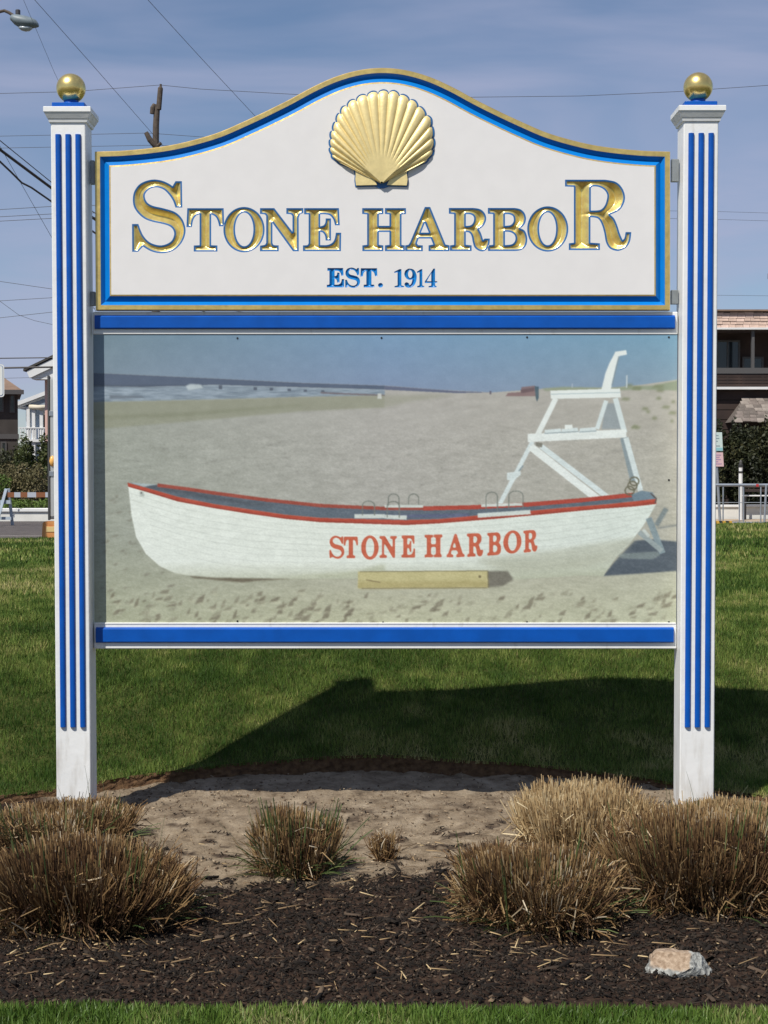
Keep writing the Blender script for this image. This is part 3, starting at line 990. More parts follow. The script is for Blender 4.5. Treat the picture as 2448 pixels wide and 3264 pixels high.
header = MB()
back = [P3(p, 0.045) for p in OUT]
n = len(OUT)
rim0 = [P3(p, 0.003) for p in OUT]
header.add(back, [tuple(range(n))])
header.add(rim0 + back, [(i, i + n, (i + 1) % n + n, (i + 1) % n) for i in range(n)], 0)
head = header.build('header_panel', WHITE, sign)
def strip(name, d0, z0, d1, z1, material):
    a = [P3(p, z0) for p in offset_poly(OUT, d0)]
    b = [P3(p, z1) for p in offset_poly(OUT, d1)]
    return MB().add(a + b, [(i, (i + 1) % n, (i + 1) % n + n, i + n) for i in range(n)]).build(name, material, head)
rim = strip('gold_rim', 0, 0.003, 2.5, 0.0, GOLD)
strip('gold_rim', 2.5, 0.0, 16.5, 0.0, GOLD)
strip('blue_cove', 16.5, 0.0, 29.0, 0.017, LBLUE)
strip('blue_cove', 29.0, 0.017, 45.5, 0.002, LBLUE)
strip('gold_line', 45.5, 0.002, 50.0, 0.001, GOLD)
INNER = offset_poly(OUT, 50.0)

# ---- letters: outlines (smooth runs between corners), traced in small local grids
def G(spec, org, sc):
    """spec: points (x, y) smooth or (x, y, 1) corner -> closed photo-pixel outline"""
    pts = [((p[0] / sc + org[0], p[1] / sc + org[1]), len(p) > 2) for p in spec]
    n = len(pts)
    corners = [i for i in range(n) if pts[i][1]]
    out = []
    if not corners:
        ring = [p for p, _ in pts]
        ext = [ring[-1]] + ring + ring[:2]
        c = cat(ext, 6)
        return c[6:6 + 6 * n]
    for a, b in zip(corners, corners[1:] + [corners[0] + n]):
        run = [pts[i % n][0] for i in range(a, b + 1)]
        if len(run) == 2:
            out.append(run[0])
        else:
            out += cat(run, 5)[:-1]
    return out

def ell(cx, cy, rx, ry, org, sc, k=56, pw=2.0):
    o = []
    for i in range(k):
        t = 2 * math.pi * i / k
        c, s = math.cos(t), math.sin(t)
        o.append(((cx + rx * math.copysign(abs(c) ** (2 / pw), c)) / sc + org[0], (cy + ry * math.copysign(abs(s) ** (2 / pw), s)) / sc + org[1]))
    return o

o1, s1 = (400, 560), 1659 / 440
o2, s2 = (820, 640), 1659 / 300
o3 = (1130, 640)
o4 = (1400, 640)
o5, s5 = (1640, 560), 1659 / 400
gS = [G([(600, 65, 1), (678, 65, 1), (683, 383, 1), (600, 383, 1), (570, 300), (520, 225), (455, 165), (370, 140), (290, 160), (238, 215), (235, 270), (265, 325), (330, 362), (450, 390),
         (570, 425), (640, 470), (695, 545), (722, 650), (705, 745), (660, 825), (590, 890), (500, 925), (400, 930), (300, 905), (210, 852, 1), (150, 915, 1), (80, 915, 1), (78, 580, 1),
         (155, 580, 1), (180, 650), (220, 730), (290, 800), (390, 835), (475, 828), (550, 785), (583, 715), (575, 655), (530, 608), (440, 578), (330, 555), (230, 518), (150, 450), (100, 370),
         (88, 280), (105, 190), (160, 110), (240, 65), (340, 45), (440, 60), (520, 95), (565, 125, 1)], o1, s1)]
gT = [G([(742, 390, 1), (1180, 390, 1), (1186, 608, 1), (1125, 608, 1), (1108, 540), (1078, 490), (1030, 465, 1), (1030, 835, 1), (1105, 838, 1), (1105, 912, 1), (820, 912, 1), (820, 838, 1),
         (890, 835, 1), (890, 465, 1), (850, 480), (815, 530), (797, 618, 1), (732, 618, 1)], o1, s1)]
gO = [ell(1424, 648, 248, 273, o1, s1), ell(1427, 645, 110, 202, o1, s1)]
gN = [G([(48, 128, 1), (300, 128, 1), (620, 545, 1), (620, 275, 1), (595, 240), (512, 232, 1), (512, 128, 1), (812, 128, 1), (812, 215, 1), (755, 240), (730, 300, 1), (732, 890, 1), (630, 890, 1),
         (268, 390, 1), (268, 740, 1), (290, 778), (378, 785, 1), (378, 890, 1), (48, 890, 1), (48, 790, 1), (130, 775), (157, 740, 1), (157, 270, 1), (130, 240), (48, 232, 1)], o2, s2)]
gE = [G([(826, 128, 1), (1440, 128, 1), (1455, 432, 1), (1370, 432, 1), (1340, 330), (1280, 258), (1190, 238), (1110, 238, 1), (1110, 450, 1), (1170, 430), (1200, 380), (1205, 310, 1),
         (1300, 310, 1), (1300, 700, 1), (1205, 700, 1), (1195, 620), (1160, 565), (1110, 545, 1), (1110, 780, 1), (1235, 778), (1320, 740), (1365, 670), (1385, 562, 1), (1480, 562, 1),
         (1475, 888, 1), (805, 888, 1), (805, 785, 1), (880, 780), (905, 750, 1), (905, 240, 1), (826, 238, 1)], o2, s2)]
gH = [G([(x, y, 1) for x, y in ((135, 128), (508, 128), (508, 232), (430, 240), (430, 440), (615, 440), (615, 240), (537, 232), (537, 128), (908, 128), (908, 232), (830, 240), (830, 778), (888, 785),
         (888, 888), (537, 888), (537, 785), (615, 775), (615, 550), (430, 550), (430, 775), (508, 785), (508, 888), (138, 888), (138, 785), (222, 775), (222, 240), (135, 232))], o3, s2)]
gA = [G([(x, y, 1) for x, y in ((1240, 108), (1335, 108), (1605, 770), (1675, 785), (1675, 888), (1305, 888), (1305, 785), (1388, 770), (1345, 665), (1130, 665), (1100, 750), (1120, 780), (1205, 785),
         (1205, 888), (893, 888), (893, 785), (950, 775), (978, 735))], o3, s2), G([(1240, 390, 1), (1170, 560, 1), (1310, 560, 1)], o3, s2)]
gR = [G([(170, 125, 1), (600, 125, 1), (700, 140), (770, 180), (818, 250), (828, 330), (800, 410), (760, 460), (700, 500, 1), (740, 580), (775, 690, 1), (800, 665, 1), (893, 665, 1), (885, 760),
         (845, 845), (790, 885), (740, 890), (680, 870), (620, 815), (590, 720), (570, 620), (530, 562), (470, 550, 1), (470, 775, 1), (572, 785, 1), (572, 885, 1), (190, 885, 1), (190, 785, 1),
         (262, 775, 1), (262, 235, 1), (170, 228, 1)], o4, s2),
      G([(470, 235, 1), (540, 238), (598, 265), (615, 320), (600, 385), (560, 428), (510, 440), (470, 440, 1)], o4, s2)]
gB = [G([(858, 125, 1), (1330, 125, 1), (1430, 148), (1500, 210), (1530, 300), (1515, 390), (1470, 452), (1430, 485, 1), (1500, 520), (1538, 590), (1553, 680), (1538, 770), (1490, 838), (1420, 875),
         (1330, 885, 1), (860, 885, 1), (860, 785, 1), (950, 775, 1), (950, 235, 1), (858, 228, 1)], o4, s2),
      G([(1160, 235, 1), (1235, 238), (1298, 268), (1315, 330), (1300, 388), (1250, 430), (1160, 440, 1)], o4, s2),
      G([(1160, 545, 1), (1250, 552), (1320, 592), (1345, 660), (1325, 728), (1270, 768), (1160, 780, 1)], o4, s2)]
gO2 = [ell(440, 704, 272, 300, o5, s5), ell(438, 702, 112, 217, o5, s5)]
gR2 = [G([(668, 52, 1), (1200, 52, 1), (1340, 82), (1425, 165), (1462, 280), (1440, 380), (1380, 460), (1265, 515, 1), (1320, 570), (1360, 660), (1395, 770), (1430, 850, 1), (1455, 820), (1468, 745, 1),
          (1545, 745, 1), (1530, 860), (1480, 945), (1400, 988), (1340, 992), (1260, 960), (1210, 880), (1185, 750), (1150, 635), (1100, 565), (1005, 548, 1), (1005, 885, 1), (1130, 893, 1),
          (1130, 983, 1), (718, 983, 1), (718, 893, 1), (785, 885, 1), (785, 148, 1), (668, 143, 1)], o5, s5),
       G([(1010, 160, 1), (1040, 142), (1120, 150), (1190, 190), (1225, 250), (1220, 320), (1190, 400), (1130, 452), (1010, 460, 1)], o5, s5)]
d6, s6 = (1020, 830), 1659 / 400
g1 = [G([(980, 150, 1), (1050, 115, 1), (1077, 115, 1), (1077, 330, 1), (1112, 340, 1), (1112, 357, 1), (985, 357, 1), (985, 340, 1), (1025, 330, 1), (1025, 158, 1), (982, 166, 1)], d6, s6)]
g9 = [G([(1195, 108), (1245, 128), (1277, 195), (1272, 275), (1240, 335), (1190, 362), (1140, 352), (1116, 318), (1135, 290), (1170, 298), (1186, 330, 1), (1210, 300), (1222, 252, 1), (1190, 258), (1148, 243), (1116, 195),
         (1125, 140), (1160, 113)], d6, s6), ell(1193, 182, 28, 50, d6, s6, 24)]
g4 = [G([(x, y, 1) for x, y in ((1500, 108), (1522, 108), (1522, 275), (1550, 275), (1550, 299), (1522, 299), (1522, 333), (1542, 340), (1542, 357), (1435, 357), (1435, 340), (1470, 333), (1470, 299), (1385, 299), (1385, 280))], d6, s6),
      G([(1470, 170, 1), (1470, 275, 1), (1412, 275, 1)], d6, s6)]

def bbox_of(g):
    a = np.array(g[0])
    return a[:, 0].min(), a[:, 1].min(), a[:, 0].max(), a[:, 1].max()

def fit(g, x0, y0, x1, y1):
    a0, b0, a1, b1 = bbox_of(g)
    return [[((x - a0) / (a1 - a0) * (x1 - x0) + x0, (y - b0) / (b1 - b0) * (y1 - y0) + y0) for x, y in c] for c in g]

def f6(g, x0, y0, x1, y1):
    return fit(g, x0 / s6 + d6[0], y0 / s6 + d6[1], x1 / s6 + d6[0], y1 / s6 + d6[1])

BIG = [gS, gT, gO, gN, gE, gH, gA, gR, gB, gO2, gR2]
SMALL = [f6(gE, 90, 100, 320, 357), f6(gS, 333, 94, 530, 363), f6(gT, 534, 103, 758, 357), [ell(800, 328, 33, 30, d6, s6, 20)],
         g1, g9, fit(g1, 1281 / s6 + d6[0], 115 / s6 + d6[1], 1380 / s6 + d6[0], 357 / s6 + d6[1]), g4]

def inside(x, y, contours):
    """even-odd test, arrays"""
    x = np.asarray(x, float); y = np.asarray(y, float)
    r = np.zeros(x.shape, bool)
    for c in contours:
        c = np.asarray(c)
        for (x0, y0), (x1, y1) in zip(c, np.roll(c, -1, 0)):
            if y0 == y1:
                continue
            hit = ((y0 > y) != (y1 > y)) & (x < (x1 - x0) * (y - y0) / (y1 - y0) + x0)
            r ^= hit
    return r

def dist_to(x, y, contours):
    d = np.full(x.shape, 1e9)
    for c in contours:
        c = np.asarray(c)
        for a, b in zip(c, np.roll(c, -1, 0)):
            ab = b - a
            L2 = max(1e-9, ab.dot(ab))
            t = np.clip(((x - a[0]) * ab[0] + (y - a[1]) * ab[1]) / L2, 0, 1)
            d = np.minimum(d, np.hypot(x - a[0] - t * ab[0], y - a[1] - t * ab[1]))
    return d

def resample(c, step):
    out = []
    c = [np.array(p) for p in c]
    for a, b in zip(c, c[1:] + c[:1]):
        k = max(1, int(np.linalg.norm(b - a) / step))
        out += [tuple(a + (b - a) * i / k) for i in range(k)]
    return out

def cdt(contours, extra):
    verts, edges = [], []
    for c in contours:
        b = len(verts)
        verts += [Vector(p) for p in c]
        edges += [(b + i, b + (i + 1) % len(c)) for i in range(len(c))]
    verts += [Vector(p) for p in extra]
    v, e, f, *_ = delaunay_2d_cdt(verts, edges, [], 0, 1e-4)
    v = np.array([(p.x, p.y) for p in v])
    f = np.array([t for t in f if len(t) == 3])
    return v, f

def carve_mat(name, band_px, inner_col, inner_rough, inner_metal):
    """painted border along the rim of a carved groove, another finish inside it"""
    m = bpy.data.materials.new(name)
    m.use_nodes = True
    nt = m.node_tree
    N, L = nt.nodes, nt.links
    b = N['Principled BSDF']
    a = N.new('ShaderNodeAttribute')
    a.attribute_name = 'edge'
    gt = N.new('ShaderNodeMath')
    gt.operation = 'GREATER_THAN'
    gt.inputs[1].default_value = band_px
    L.new(a.outputs['Fac'], gt.inputs[0])
    mx = N.new('ShaderNodeMixRGB')
    mx.inputs[1].default_value = (0.022, 0.135, 0.36, 1)
    tc = N.new('ShaderNodeTexCoord')
    nz = N.new('ShaderNodeTexNoise')
    nz.inputs['Scale'].default_value = 45
    L.new(tc.outputs['Object'], nz.inputs['Vector'])
    rp = N.new('ShaderNodeValToRGB')
    rp.color_ramp.elements[0].position, rp.color_ramp.elements[1].position = 0.35, 0.65
    rp.color_ramp.elements[0].color = (*[c * 0.86 for c in inner_col], 1)
    rp.color_ramp.elements[1].color = (*[min(1, c * 1.1) for c in inner_col], 1)
    L.new(nz.outputs['Fac'], rp.inputs['Fac'])
    L.new(rp.outputs['Color'], mx.inputs[2])
    L.new(gt.outputs[0], mx.inputs[0])
    L.new(mx.outputs['Color'], b.inputs['Base Color'])
    mr = N.new('ShaderNodeMath'); mr.operation = 'MULTIPLY_ADD'
    mr.inputs[1].default_value = inner_rough - 0.4; mr.inputs[2].default_value = 0.4
    L.new(gt.outputs[0], mr.inputs[0]); L.new(mr.outputs[0], b.inputs['Roughness'])
    mm = N.new('ShaderNodeMath'); mm.operation = 'MULTIPLY'; mm.inputs[1].default_value = inner_metal
    L.new(gt.outputs[0], mm.inputs[0]); L.new(mm.outputs[0], b.inputs['Metallic'])
    return m

CARVED_GOLD = carve_mat('carved_gold', 5.6, (1.0, 0.76, 0.30), 0.30, 0.72)
CARVED_BLUE = carve_mat('carved_blue', 0.6, (0.006, 0.19, 0.52), 0.3, 0.0)

def letter(g, slope, flat_px, step, material):
    g = [resample(c, 5) for c in g]
    x0, y0, x1, y1 = bbox_of(g)
    gx, gy = np.meshgrid(np.arange(x0, x1, step), np.arange(y0, y1, step))
    gx = gx + (np.arange(gx.shape[0]) % 2)[:, None] * step * 0.5
    gx, gy = gx.ravel(), gy.ravel()
    k = inside(gx, gy, g)
    gx, gy = gx[k], gy[k]
    d = dist_to(gx, gy, g)
    k = d > step * 0.45
    v, f = cdt(g, list(zip(gx[k], gy[k])))
    c = v[f].mean(1)
    f = f[inside(c[:, 0], c[:, 1], g)]
    dv = dist_to(v[:, 0], v[:, 1], g)
    dv[dv < 0.05] = 0
    depth = np.where(dv < flat_px, dv * 0.16, flat_px * 0.16 + (dv - flat_px) * slope) / 768.0
    V = []
    for (px, py), dp in zip(v, depth):
        p = at(px, py, Y_HEAD)
        V.append((p.x, Y_HEAD + 0.001 + dp, p.z))
    e1 = v[f[:, 1]] - v[f[:, 0]]; e2 = v[f[:, 2]] - v[f[:, 0]]
    flip = (e1[:, 0] * e2[:, 1] - e1[:, 1] * e2[:, 0]) > 0      # screen y is down
    f[flip] = f[flip][:, ::-1]
    me = fast_mesh('letter', np.array(V), f, {'edge': dv})
    return g, link('letter', me, material, head)

HOLES = []
for g in BIG:
    gg, o = letter(g, 0.95, 5.6, 2.2, CARVED_GOLD)
    HOLES += gg
for g in SMALL:
    gg, o = letter(g, 0.85, 0.0, 1.6, CARVED_BLUE)
    HOLES += gg

v, f = cdt([INNER] + HOLES, [])
c = v[f].mean(1)
f = f[inside(c[:, 0], c[:, 1], [INNER] + HOLES)]
e1 = v[f[:, 1]] - v[f[:, 0]]; e2 = v[f[:, 2]] - v[f[:, 0]]
flip = (e1[:, 0] * e2[:, 1] - e1[:, 1] * e2[:, 0]) > 0
f[flip] = f[flip][:, ::-1]
V = np.array([(lambda p: (p.x, Y_HEAD + 0.001, p.z))(at(px, py, Y_HEAD)) for px, py in v])
link('sign_face', fast_mesh('sign_face', V, f), FACE, head)

# ---- scallop shell in relief
o6, s6b = (1000, 260), 1659 / 440
hinge = (818, 1235)
tips = [(330, 990), (232, 912), (203, 828), (203, 730), (213, 630), (248, 525), (292, 415), (350, 322), (448, 240), (570, 176), (708, 133), (838, 116), (968, 124), (1095, 178), (1208, 242), (1300, 333),
        (1400, 452), (1425, 590), (1437, 735), (1420, 868), (1335, 975)]
def shell():
    hx, hy = hinge
    ang = [math.atan2(hy - y, x - hx) for x, y in tips]
    rad = [math.hypot(hy - y, x - hx) for x, y in tips]
    sub = 12
    A, Rr, W = [], [], []
    nt_ = len(tips)
    for i in range(nt_ - 1):
        for s in range(sub):
            t = s / sub
            A.append(ang[i] * (1 - t) + ang[i + 1] * t)
            lobe = math.sqrt(max(0.0, 1 - (2 * min(t, 1 - t)) ** 2))
            Rr.append((rad[i] * (1 - t) + rad[i + 1] * t) * (1 - 0.040 * (1 - lobe)) + 6)
            W.append(lobe)          # 1 on a rib crest, 0 in the furrow
    A.append(ang[-1]); Rr.append(rad[-1]); W.append(1.0)
    A, Rr, W = np.array(A), np.array(Rr), np.array(W)
    K = 30
    V = []
    q = np.linspace(0.02, 1, K)
    for s in q:
        rib = smooth01((s - 0.26) / 0.16)
        edge = smooth01((1 - s) / 0.10)
        side = smooth01(np.minimum(A - A[-1], A[0] - A) / 0.30)
        dome = 0.024 * math.sqrt(max(0, 1 - (abs(s - 0.42) / 0.62) ** 2.2)) if abs(s - 0.42) < 0.62 else 0
        hgt = 0.006 + dome * (0.30 + 0.70 * side) + 0.0095 * rib * (W - 0.6) * (0.4 + 0.6 * edge) * min(1, s * 1.2)
        hgt = np.maximum(hgt, 0.004) * np.where(s > 0.995, 0.2, 1)
        px = o6[0] + (hx + np.cos(A) * Rr * s) / s6b
        py = o6[1] + (hy - np.sin(A) * Rr * s) / s6b
        V.append(np.stack([px, py, hgt], 1))
    V = np.stack(V)                                        # K x M x 3
    M = V.shape[1]
    P = []
    for p in V.reshape(-1, 3):
        w = at(p[0], p[1], Y_HEAD)
        P.append((w.x, Y_HEAD + 0.001 - p[2], w.z))
    i = np.arange((K - 1) * M).reshape(K - 1, M)[:, :-1].ravel()
    T = np.concatenate([np.stack([i, i + M + 1, i + 1], 1), np.stack([i, i + M, i + M + 1], 1)])
    sh_ = link('scallop_shell', fast_mesh('scallop_shell', np.array(P), T), GOLD_SHELL, head, True)
    sh_['label'] = 'gilded scallop shell carved in relief'
    # blue border behind the shell and its ears
    edge_px = list(zip(V[-1, :, 0], V[-1, :, 1]))
    def pxy(x, y): return (o6[0] + x / s6b, o6[1] + y / s6b)
    ear_l = [pxy(492, 1040), pxy(505, 1110), pxy(500, 1180), pxy(508, 1252)]
    ear_r = [pxy(1118, 1252), pxy(1128, 1180), pxy(1118, 1110), pxy(1130, 1045)]
    bottom = [pxy(740, 1246), pxy(790, 1268), pxy(840, 1268), pxy(900, 1246)]
    loop = edge_px + list(reversed(ear_r)) + list(reversed(bottom)) + list(reversed(ear_l))
    cx_, cy_ = pxy(818, 700)
    bor = []
    for x, y in loop:
        d = math.hypot(x - cx_, y - cy_)
        bor.append((x + (x - cx_) / d * 5.5, y + (y - cy_) / d * 4.5))
    vv, ff = cdt([bor], [])
    cc = vv[ff].mean(1)
    ff = ff[inside(cc[:, 0], cc[:, 1], [bor])]
    e1 = vv[ff[:, 1]] - vv[ff[:, 0]]; e2 = vv[ff[:, 2]] - vv[ff[:, 0]]
    fl = (e1[:, 0] * e2[:, 1] - e1[:, 1] * e2[:, 0]) > 0
    ff[fl] = ff[fl][:, ::-1]
    P = [(lambda w: (w.x, Y_HEAD - 0.0015, w.z))(at(x, y, Y_HEAD)) for x, y in vv]
    link('shell_border', fast_mesh('shell_border', np.array(P), ff), OUTLINE, head)
    for ear in (ear_l, ear_r):
        inner = pxy(760, 1246) if ear is ear_l else pxy(880, 1246)
        top_in = pxy(700, 1130) if ear is ear_l else pxy(940, 1130)
        poly = ear + [inner, top_in] if ear is ear_l else [inner] + ear + [top_in]
        pts = [(at(x, y, Y_HEAD).x, at(x, y, Y_HEAD).z) for x, y in poly]
        MB().prism_xz(pts, Y_HEAD - 0.009, Y_HEAD + 0.002).build('shell_ear', GOLD_SHELL, head)
shell()

# brackets between header and posts
for px0, px1, py0, py1 in ((288, 302, 512, 588), (2139, 2152, 508, 580), (288, 304, 930, 975), (2138, 2152, 925, 970)):
    a, b = at(px0, py0, 0.085), at(px1, py1, 0.085)
    MB().bbox(min(a.x, XL - 0.001) if px0 < 1000 else a.x, b.x if px0 < 1000 else max(b.x, XR + 0.001), 0.075, 0.098, b.z, a.z, 0.002).build('bracket', GREYMETAL, sign)

# ------------------------------------------------------------------ the printed beach picture (a flat print, drawn in code)
def make_picture():
    X0, Y0, X1, Y1 = 296, 1062, 2156, 1990
    Wp, Hp = X1 - X0, Y1 - Y0
    gy, gx = np.mgrid[0:Hp, 0:Wp].astype(np.float32)
    gx += X0; gy += Y0
    img = np.zeros((Hp, Wp, 3), np.float32)

    def col(*c): return np.array(c, np.float32)
    def blur(a, r):
        r = int(r)
        if r < 1: return a
        for ax in (0, 1):
            for _ in range(2):
                pad = [(0, 0)] * a.ndim
                pad[ax] = (r + 1, r)
                c = np.cumsum(np.pad(a, pad, mode='edge'), axis=ax, dtype=np.float64)
                n_ = a.shape[ax]
                hi = np.take(c, np.arange(2 * r + 1, 2 * r + 1 + n_), axis=ax)
                lo = np.take(c, np.arange(0, n_), axis=ax)
                a = ((hi - lo) / (2 * r + 1)).astype(np.float32)
        return a
    def mask(polys, soft=1):
        if not isinstance(polys[0][0], (list, tuple)): polys = [polys]
        a = np.concatenate([np.array(p, float)[:, :2] for p in polys])
        pad = 4 + 2 * soft
        xa, xb = int(max(X0, a[:, 0].min() - pad)), int(min(X1, a[:, 0].max() + pad + 1))
        ya, yb = int(max(Y0, a[:, 1].min() - pad)), int(min(Y1, a[:, 1].max() + pad + 1))
        if xb <= xa or yb <= ya: return None
        sl = (slice(ya - Y0, yb - Y0), slice(xa - X0, xb - X0))
        m = inside(gx[sl], gy[sl], polys).astype(np.float32)
        return sl, blur(m, soft)
    def fill(polys, c, alpha=1.0, soft=1):
        r_ = mask(polys, soft)
        if r_ is None: return
        sl, m = r_
        m = (m * alpha)[..., None]
        img[sl] = img[sl] * (1 - m) + (c if isinstance(c, np.ndarray) and c.ndim == 1 else c[sl]) * m
    def line(pts, w, c, alpha=1.0, soft=1):
        for (xa, ya), (xb, yb) in zip(pts, pts[1:]):
            d = math.hypot(xb - xa, yb - ya) or 1
            nx, ny = -(yb - ya) / d * w / 2, (xb - xa) / d * w / 2
            ex, ey = (xb - xa) / d * w * 0.2, (yb - ya) / d * w * 0.2
            fill([(xa + nx - ex, ya + ny - ey), (xb + nx + ex, yb + ny + ey), (xb - nx + ex, yb - ny + ey), (xa - nx - ex, ya - ny - ey)], c, alpha, soft)
    def A8(p): return [(x / 1.7574 + 280, y / 1.7574 + 1000) for x, y in p]
    def A9(p): return [(x / 1.7574 + 1224, y / 1.7574 + 1000) for x, y in p]
    u = (gx - X0) / Wp
    # sky
    t = np.clip((gy - 1068) / 170, 0, 1)[..., None]
    sky_l, sky_m, sky_r = col(108, 131, 146), col(112, 148, 186), col(112, 156, 184)
    low_l, low_m, low_r = col(124, 140, 158), col(122, 141, 176), col(130, 152, 172)
    def mix3(a, b, c): return np.where(u[..., None] < 0.5, a + (b - a) * (u[..., None] * 2), b + (c - b) * (u[..., None] * 2 - 1))
    img[:] = mix3(sky_l, sky_m, sky_r) * (1 - t) + mix3(low_l, low_m, low_r) * t
    # sand
    sand_top, sand_mid, sand_bot = mix3(col(154, 156, 146), col(174, 168, 162), col(178, 171, 160)), mix3(col(154, 158, 144), col(170, 166, 158), col(174, 170, 156)), mix3(col(166, 168, 140), col(186, 184, 154), col(186, 186, 158))
    tv = np.clip((gy - 1280) / 380, 0, 1)[..., None]
    tw = np.clip((gy - 1700) / 260, 0, 1)[..., None]
    sand = sand_top * (1 - tv) + sand_mid * tv
    sand = sand * (1 - tw) + sand_bot * tw
    n1 = fnoise(gx + gy * 1.5, gy * 3.2, 0.02, 3, 4) - 0.5
    n2 = fnoise(gx, gy * 2.0, 0.10, 5, 3) - 0.5
    sand = sand + (n1 * 16 + n2 * 10)[..., None]
    hor = A8([(0, 330), (120, 335), (700, 362), (1200, 387), (1659, 402)]) + A9([(300, 425), (600, 440), (930, 416), (1300, 412), (1450, 395), (1659, 365)])
    fill(hor + [(2170, 2000), (280, 2000)], sand, 1, 1)
    # sea, surf, wet sand
    fill(A8([(0, 330), (120, 335), (700, 362), (1200, 387), (1659, 402), (1659, 425), (1200, 412), (700, 398), (300, 410), (0, 400)]) , col(78, 90, 114), 1, 1)
    fill(A9([(0, 403), (400, 432), (600, 440), (400, 444), (0, 425)]), col(92, 98, 124), 1, 1)
    surf = A8([(0, 402), (300, 410), (700, 398), (1200, 412), (1659, 424), (1659, 458), (1200, 465), (700, 480), (0, 495)])
    fill(surf, col(134, 148, 164), 1, 1)
    st_ = fnoise(gx * 0.6, gy * 4, 0.05, 8, 3)
    r_ = mask(surf, 1)
    sl, m = r_
    img[sl] += ((st_[sl] - 0.5) * 60 * m)[..., None]
    fill(A8([(0, 408), (300, 408), (480, 402), (640, 408), (640, 398), (0, 398)]), col(70, 80, 98), 0.8, 2)
    fill(A8([(545, 405), (570, 392), (630, 396), (645, 415), (560, 428)]), col(190, 200, 205), 0.9, 2)
    fill(A8([(120, 455), (300, 460), (320, 470), (120, 475)]), col(92, 100, 112), 0.7, 2)
    for xx in (740, 935, 1025, 1125, 1215, 1312):
        fill(A8([(xx - 9, 400 + (xx - 740) * 0.05), (xx + 9, 400 + (xx - 740) * 0.05), (xx + 10, 422 + (xx - 740) * 0.03), (xx - 10, 422 + (xx - 740) * 0.03)]), col(66, 74, 90), 0.8, 1)
    fill(A8([(1300, 438), (1659, 452), (1659, 462), (1300, 446)]), col(110, 92, 96), 0.8, 1)
    wet = A8([(0, 495), (700, 480), (1200, 465), (1659, 456), (1659, 525), (1200, 545), (700, 590), (120, 640), (0, 648)])
    fill(wet, col(140, 140, 116), 0.75, 3)
    fill(A9([(-2, 456), (420, 450), (150, 490), (-2, 525)]), col(150, 148, 128), 0.6, 5)
    fill(A8([(0, 570), (500, 555), (1200, 505), (1200, 515), (500, 578), (0, 590)]), col(122, 124, 98), 0.5, 4)
    fill(A8([(1620, 445), (1640, 445), (1642, 475), (1618, 475)]), col(205, 205, 200), 0.9, 1)
    # dune vegetation, far wreck, figures, masts
    fill(A9([(880, 418), (1000, 408), (1250, 415), (1380, 405), (1500, 402), (1659, 368), (1659, 430), (1450, 425), (1300, 428), (900, 432)]), col(140, 150, 122), 0.9, 2)
    for k in range(26):
        x_ = 1320 + rnd.random() * 300; y_ = 395 + rnd.random() * 240
        if y_ > 430 and x_ < 1500 and rnd.random() < 0.6: continue
        w_ = 10 + rnd.random() * 26
        fill(A9([(x_ - w_, y_ + 8), (x_ - w_ * 0.3, y_ - 8), (x_ + w_, y_ - 4), (x_ + w_ * 0.6, y_ + 12)]), col(118, 124, 88), 0.7, 3)
    fill(A9([(675, 462), (690, 442), (760, 438), (765, 410), (840, 402), (848, 462)]), col(128, 96, 96), 0.85, 1)
    fill(A9([(760, 425), (835, 412), (838, 432), (765, 445)]), col(96, 74, 78), 0.8, 1)
    fill(A9([(838, 405), (862, 408), (862, 470), (852, 492), (845, 470)]), col(60, 84, 98), 0.9, 1)
    fill(A9([(586, 432), (597, 432), (597, 450), (586, 450)]), col(80, 72, 88), 0.8, 1)
    line(A9([(1355, 345), (1353, 412)]), 4, col(196, 205, 208)); line(A9([(1050, 390), (1048, 412)]), 3, col(170, 182, 196))
    # tracks and dimples in the sand
    rr = random.Random(3)
    for k in range(150):
        x_, y_ = rr.uniform(345, 2150), 1400 + 250 * rr.random()
        w_ = rr.uniform(4, 16)
        fill([(x_ - w_, y_ + 3), (x_, y_ - 2), (x_ + w_, y_ - 3), (x_, y_ + 4)], col(128, 126, 118), rr.uniform(0.2, 0.5), 2)
    for k in range(60):
        x_, y_ = rr.uniform(310, 560), rr.uniform(1560, 1980)
        w_ = rr.uniform(5, 16)
        fill([(x_ - w_, y_ + 4), (x_, y_ - 3), (x_ + w_, y_ - 2), (x_, y_ + 6)], col(118, 110, 96), rr.uniform(0.3, 0.6), 2)
    for k in range(20):
        x_ = rr.uniform(1450, 2000); y_ = rr.uniform(1270, 1480)
        line([(x_, y_ + 40), (x_ + 190, y_ - 30)], 5, col(150, 144, 138), 0.22, 4)
    for k in range(260):
        x_, y_ = rr.uniform(310, 2150), 1880 + 110 * rr.random() ** 0.8
        w_ = rr.uniform(4, 20); h_ = rr.uniform(3, 11)
        s_ = rr.uniform(-0.8, 0.3) * h_ * 2
        fill([(x_ - w_, y_ + h_ + s_ * -0.5), (x_ - w_ * 0.4, y_ - h_ * 0.2), (x_ + w_, y_ - h_ + s_ * 0.5), (x_ + w_ * 0.5, y_ + h_)], col(108, 98, 80), rr.uniform(0.2, 0.75) * (1.0 if x_ < 1150 or rr.random() < 0.45 else 0.4), 2)
        if rr.random() < 0.6:
            fill([(x_ - w_, y_ + h_ + 4), (x_ + w_, y_ + h_), (x_ + w_ * 0.6, y_ + h_ + 10)], col(198, 196, 166), 0.5, 3)
    # lifeguard stand
    wh, wh2, shd = col(212, 222, 222), col(230, 234, 230), col(124, 142, 152)
    fill(A9([(1232, 500), (1290, 500), (1330, 645), (1215, 645)]), col(138, 150, 158), 0.8, 2)
    line(A9([(1340, 700), (1395, 930)]), 24, shd, 0.8, 1)
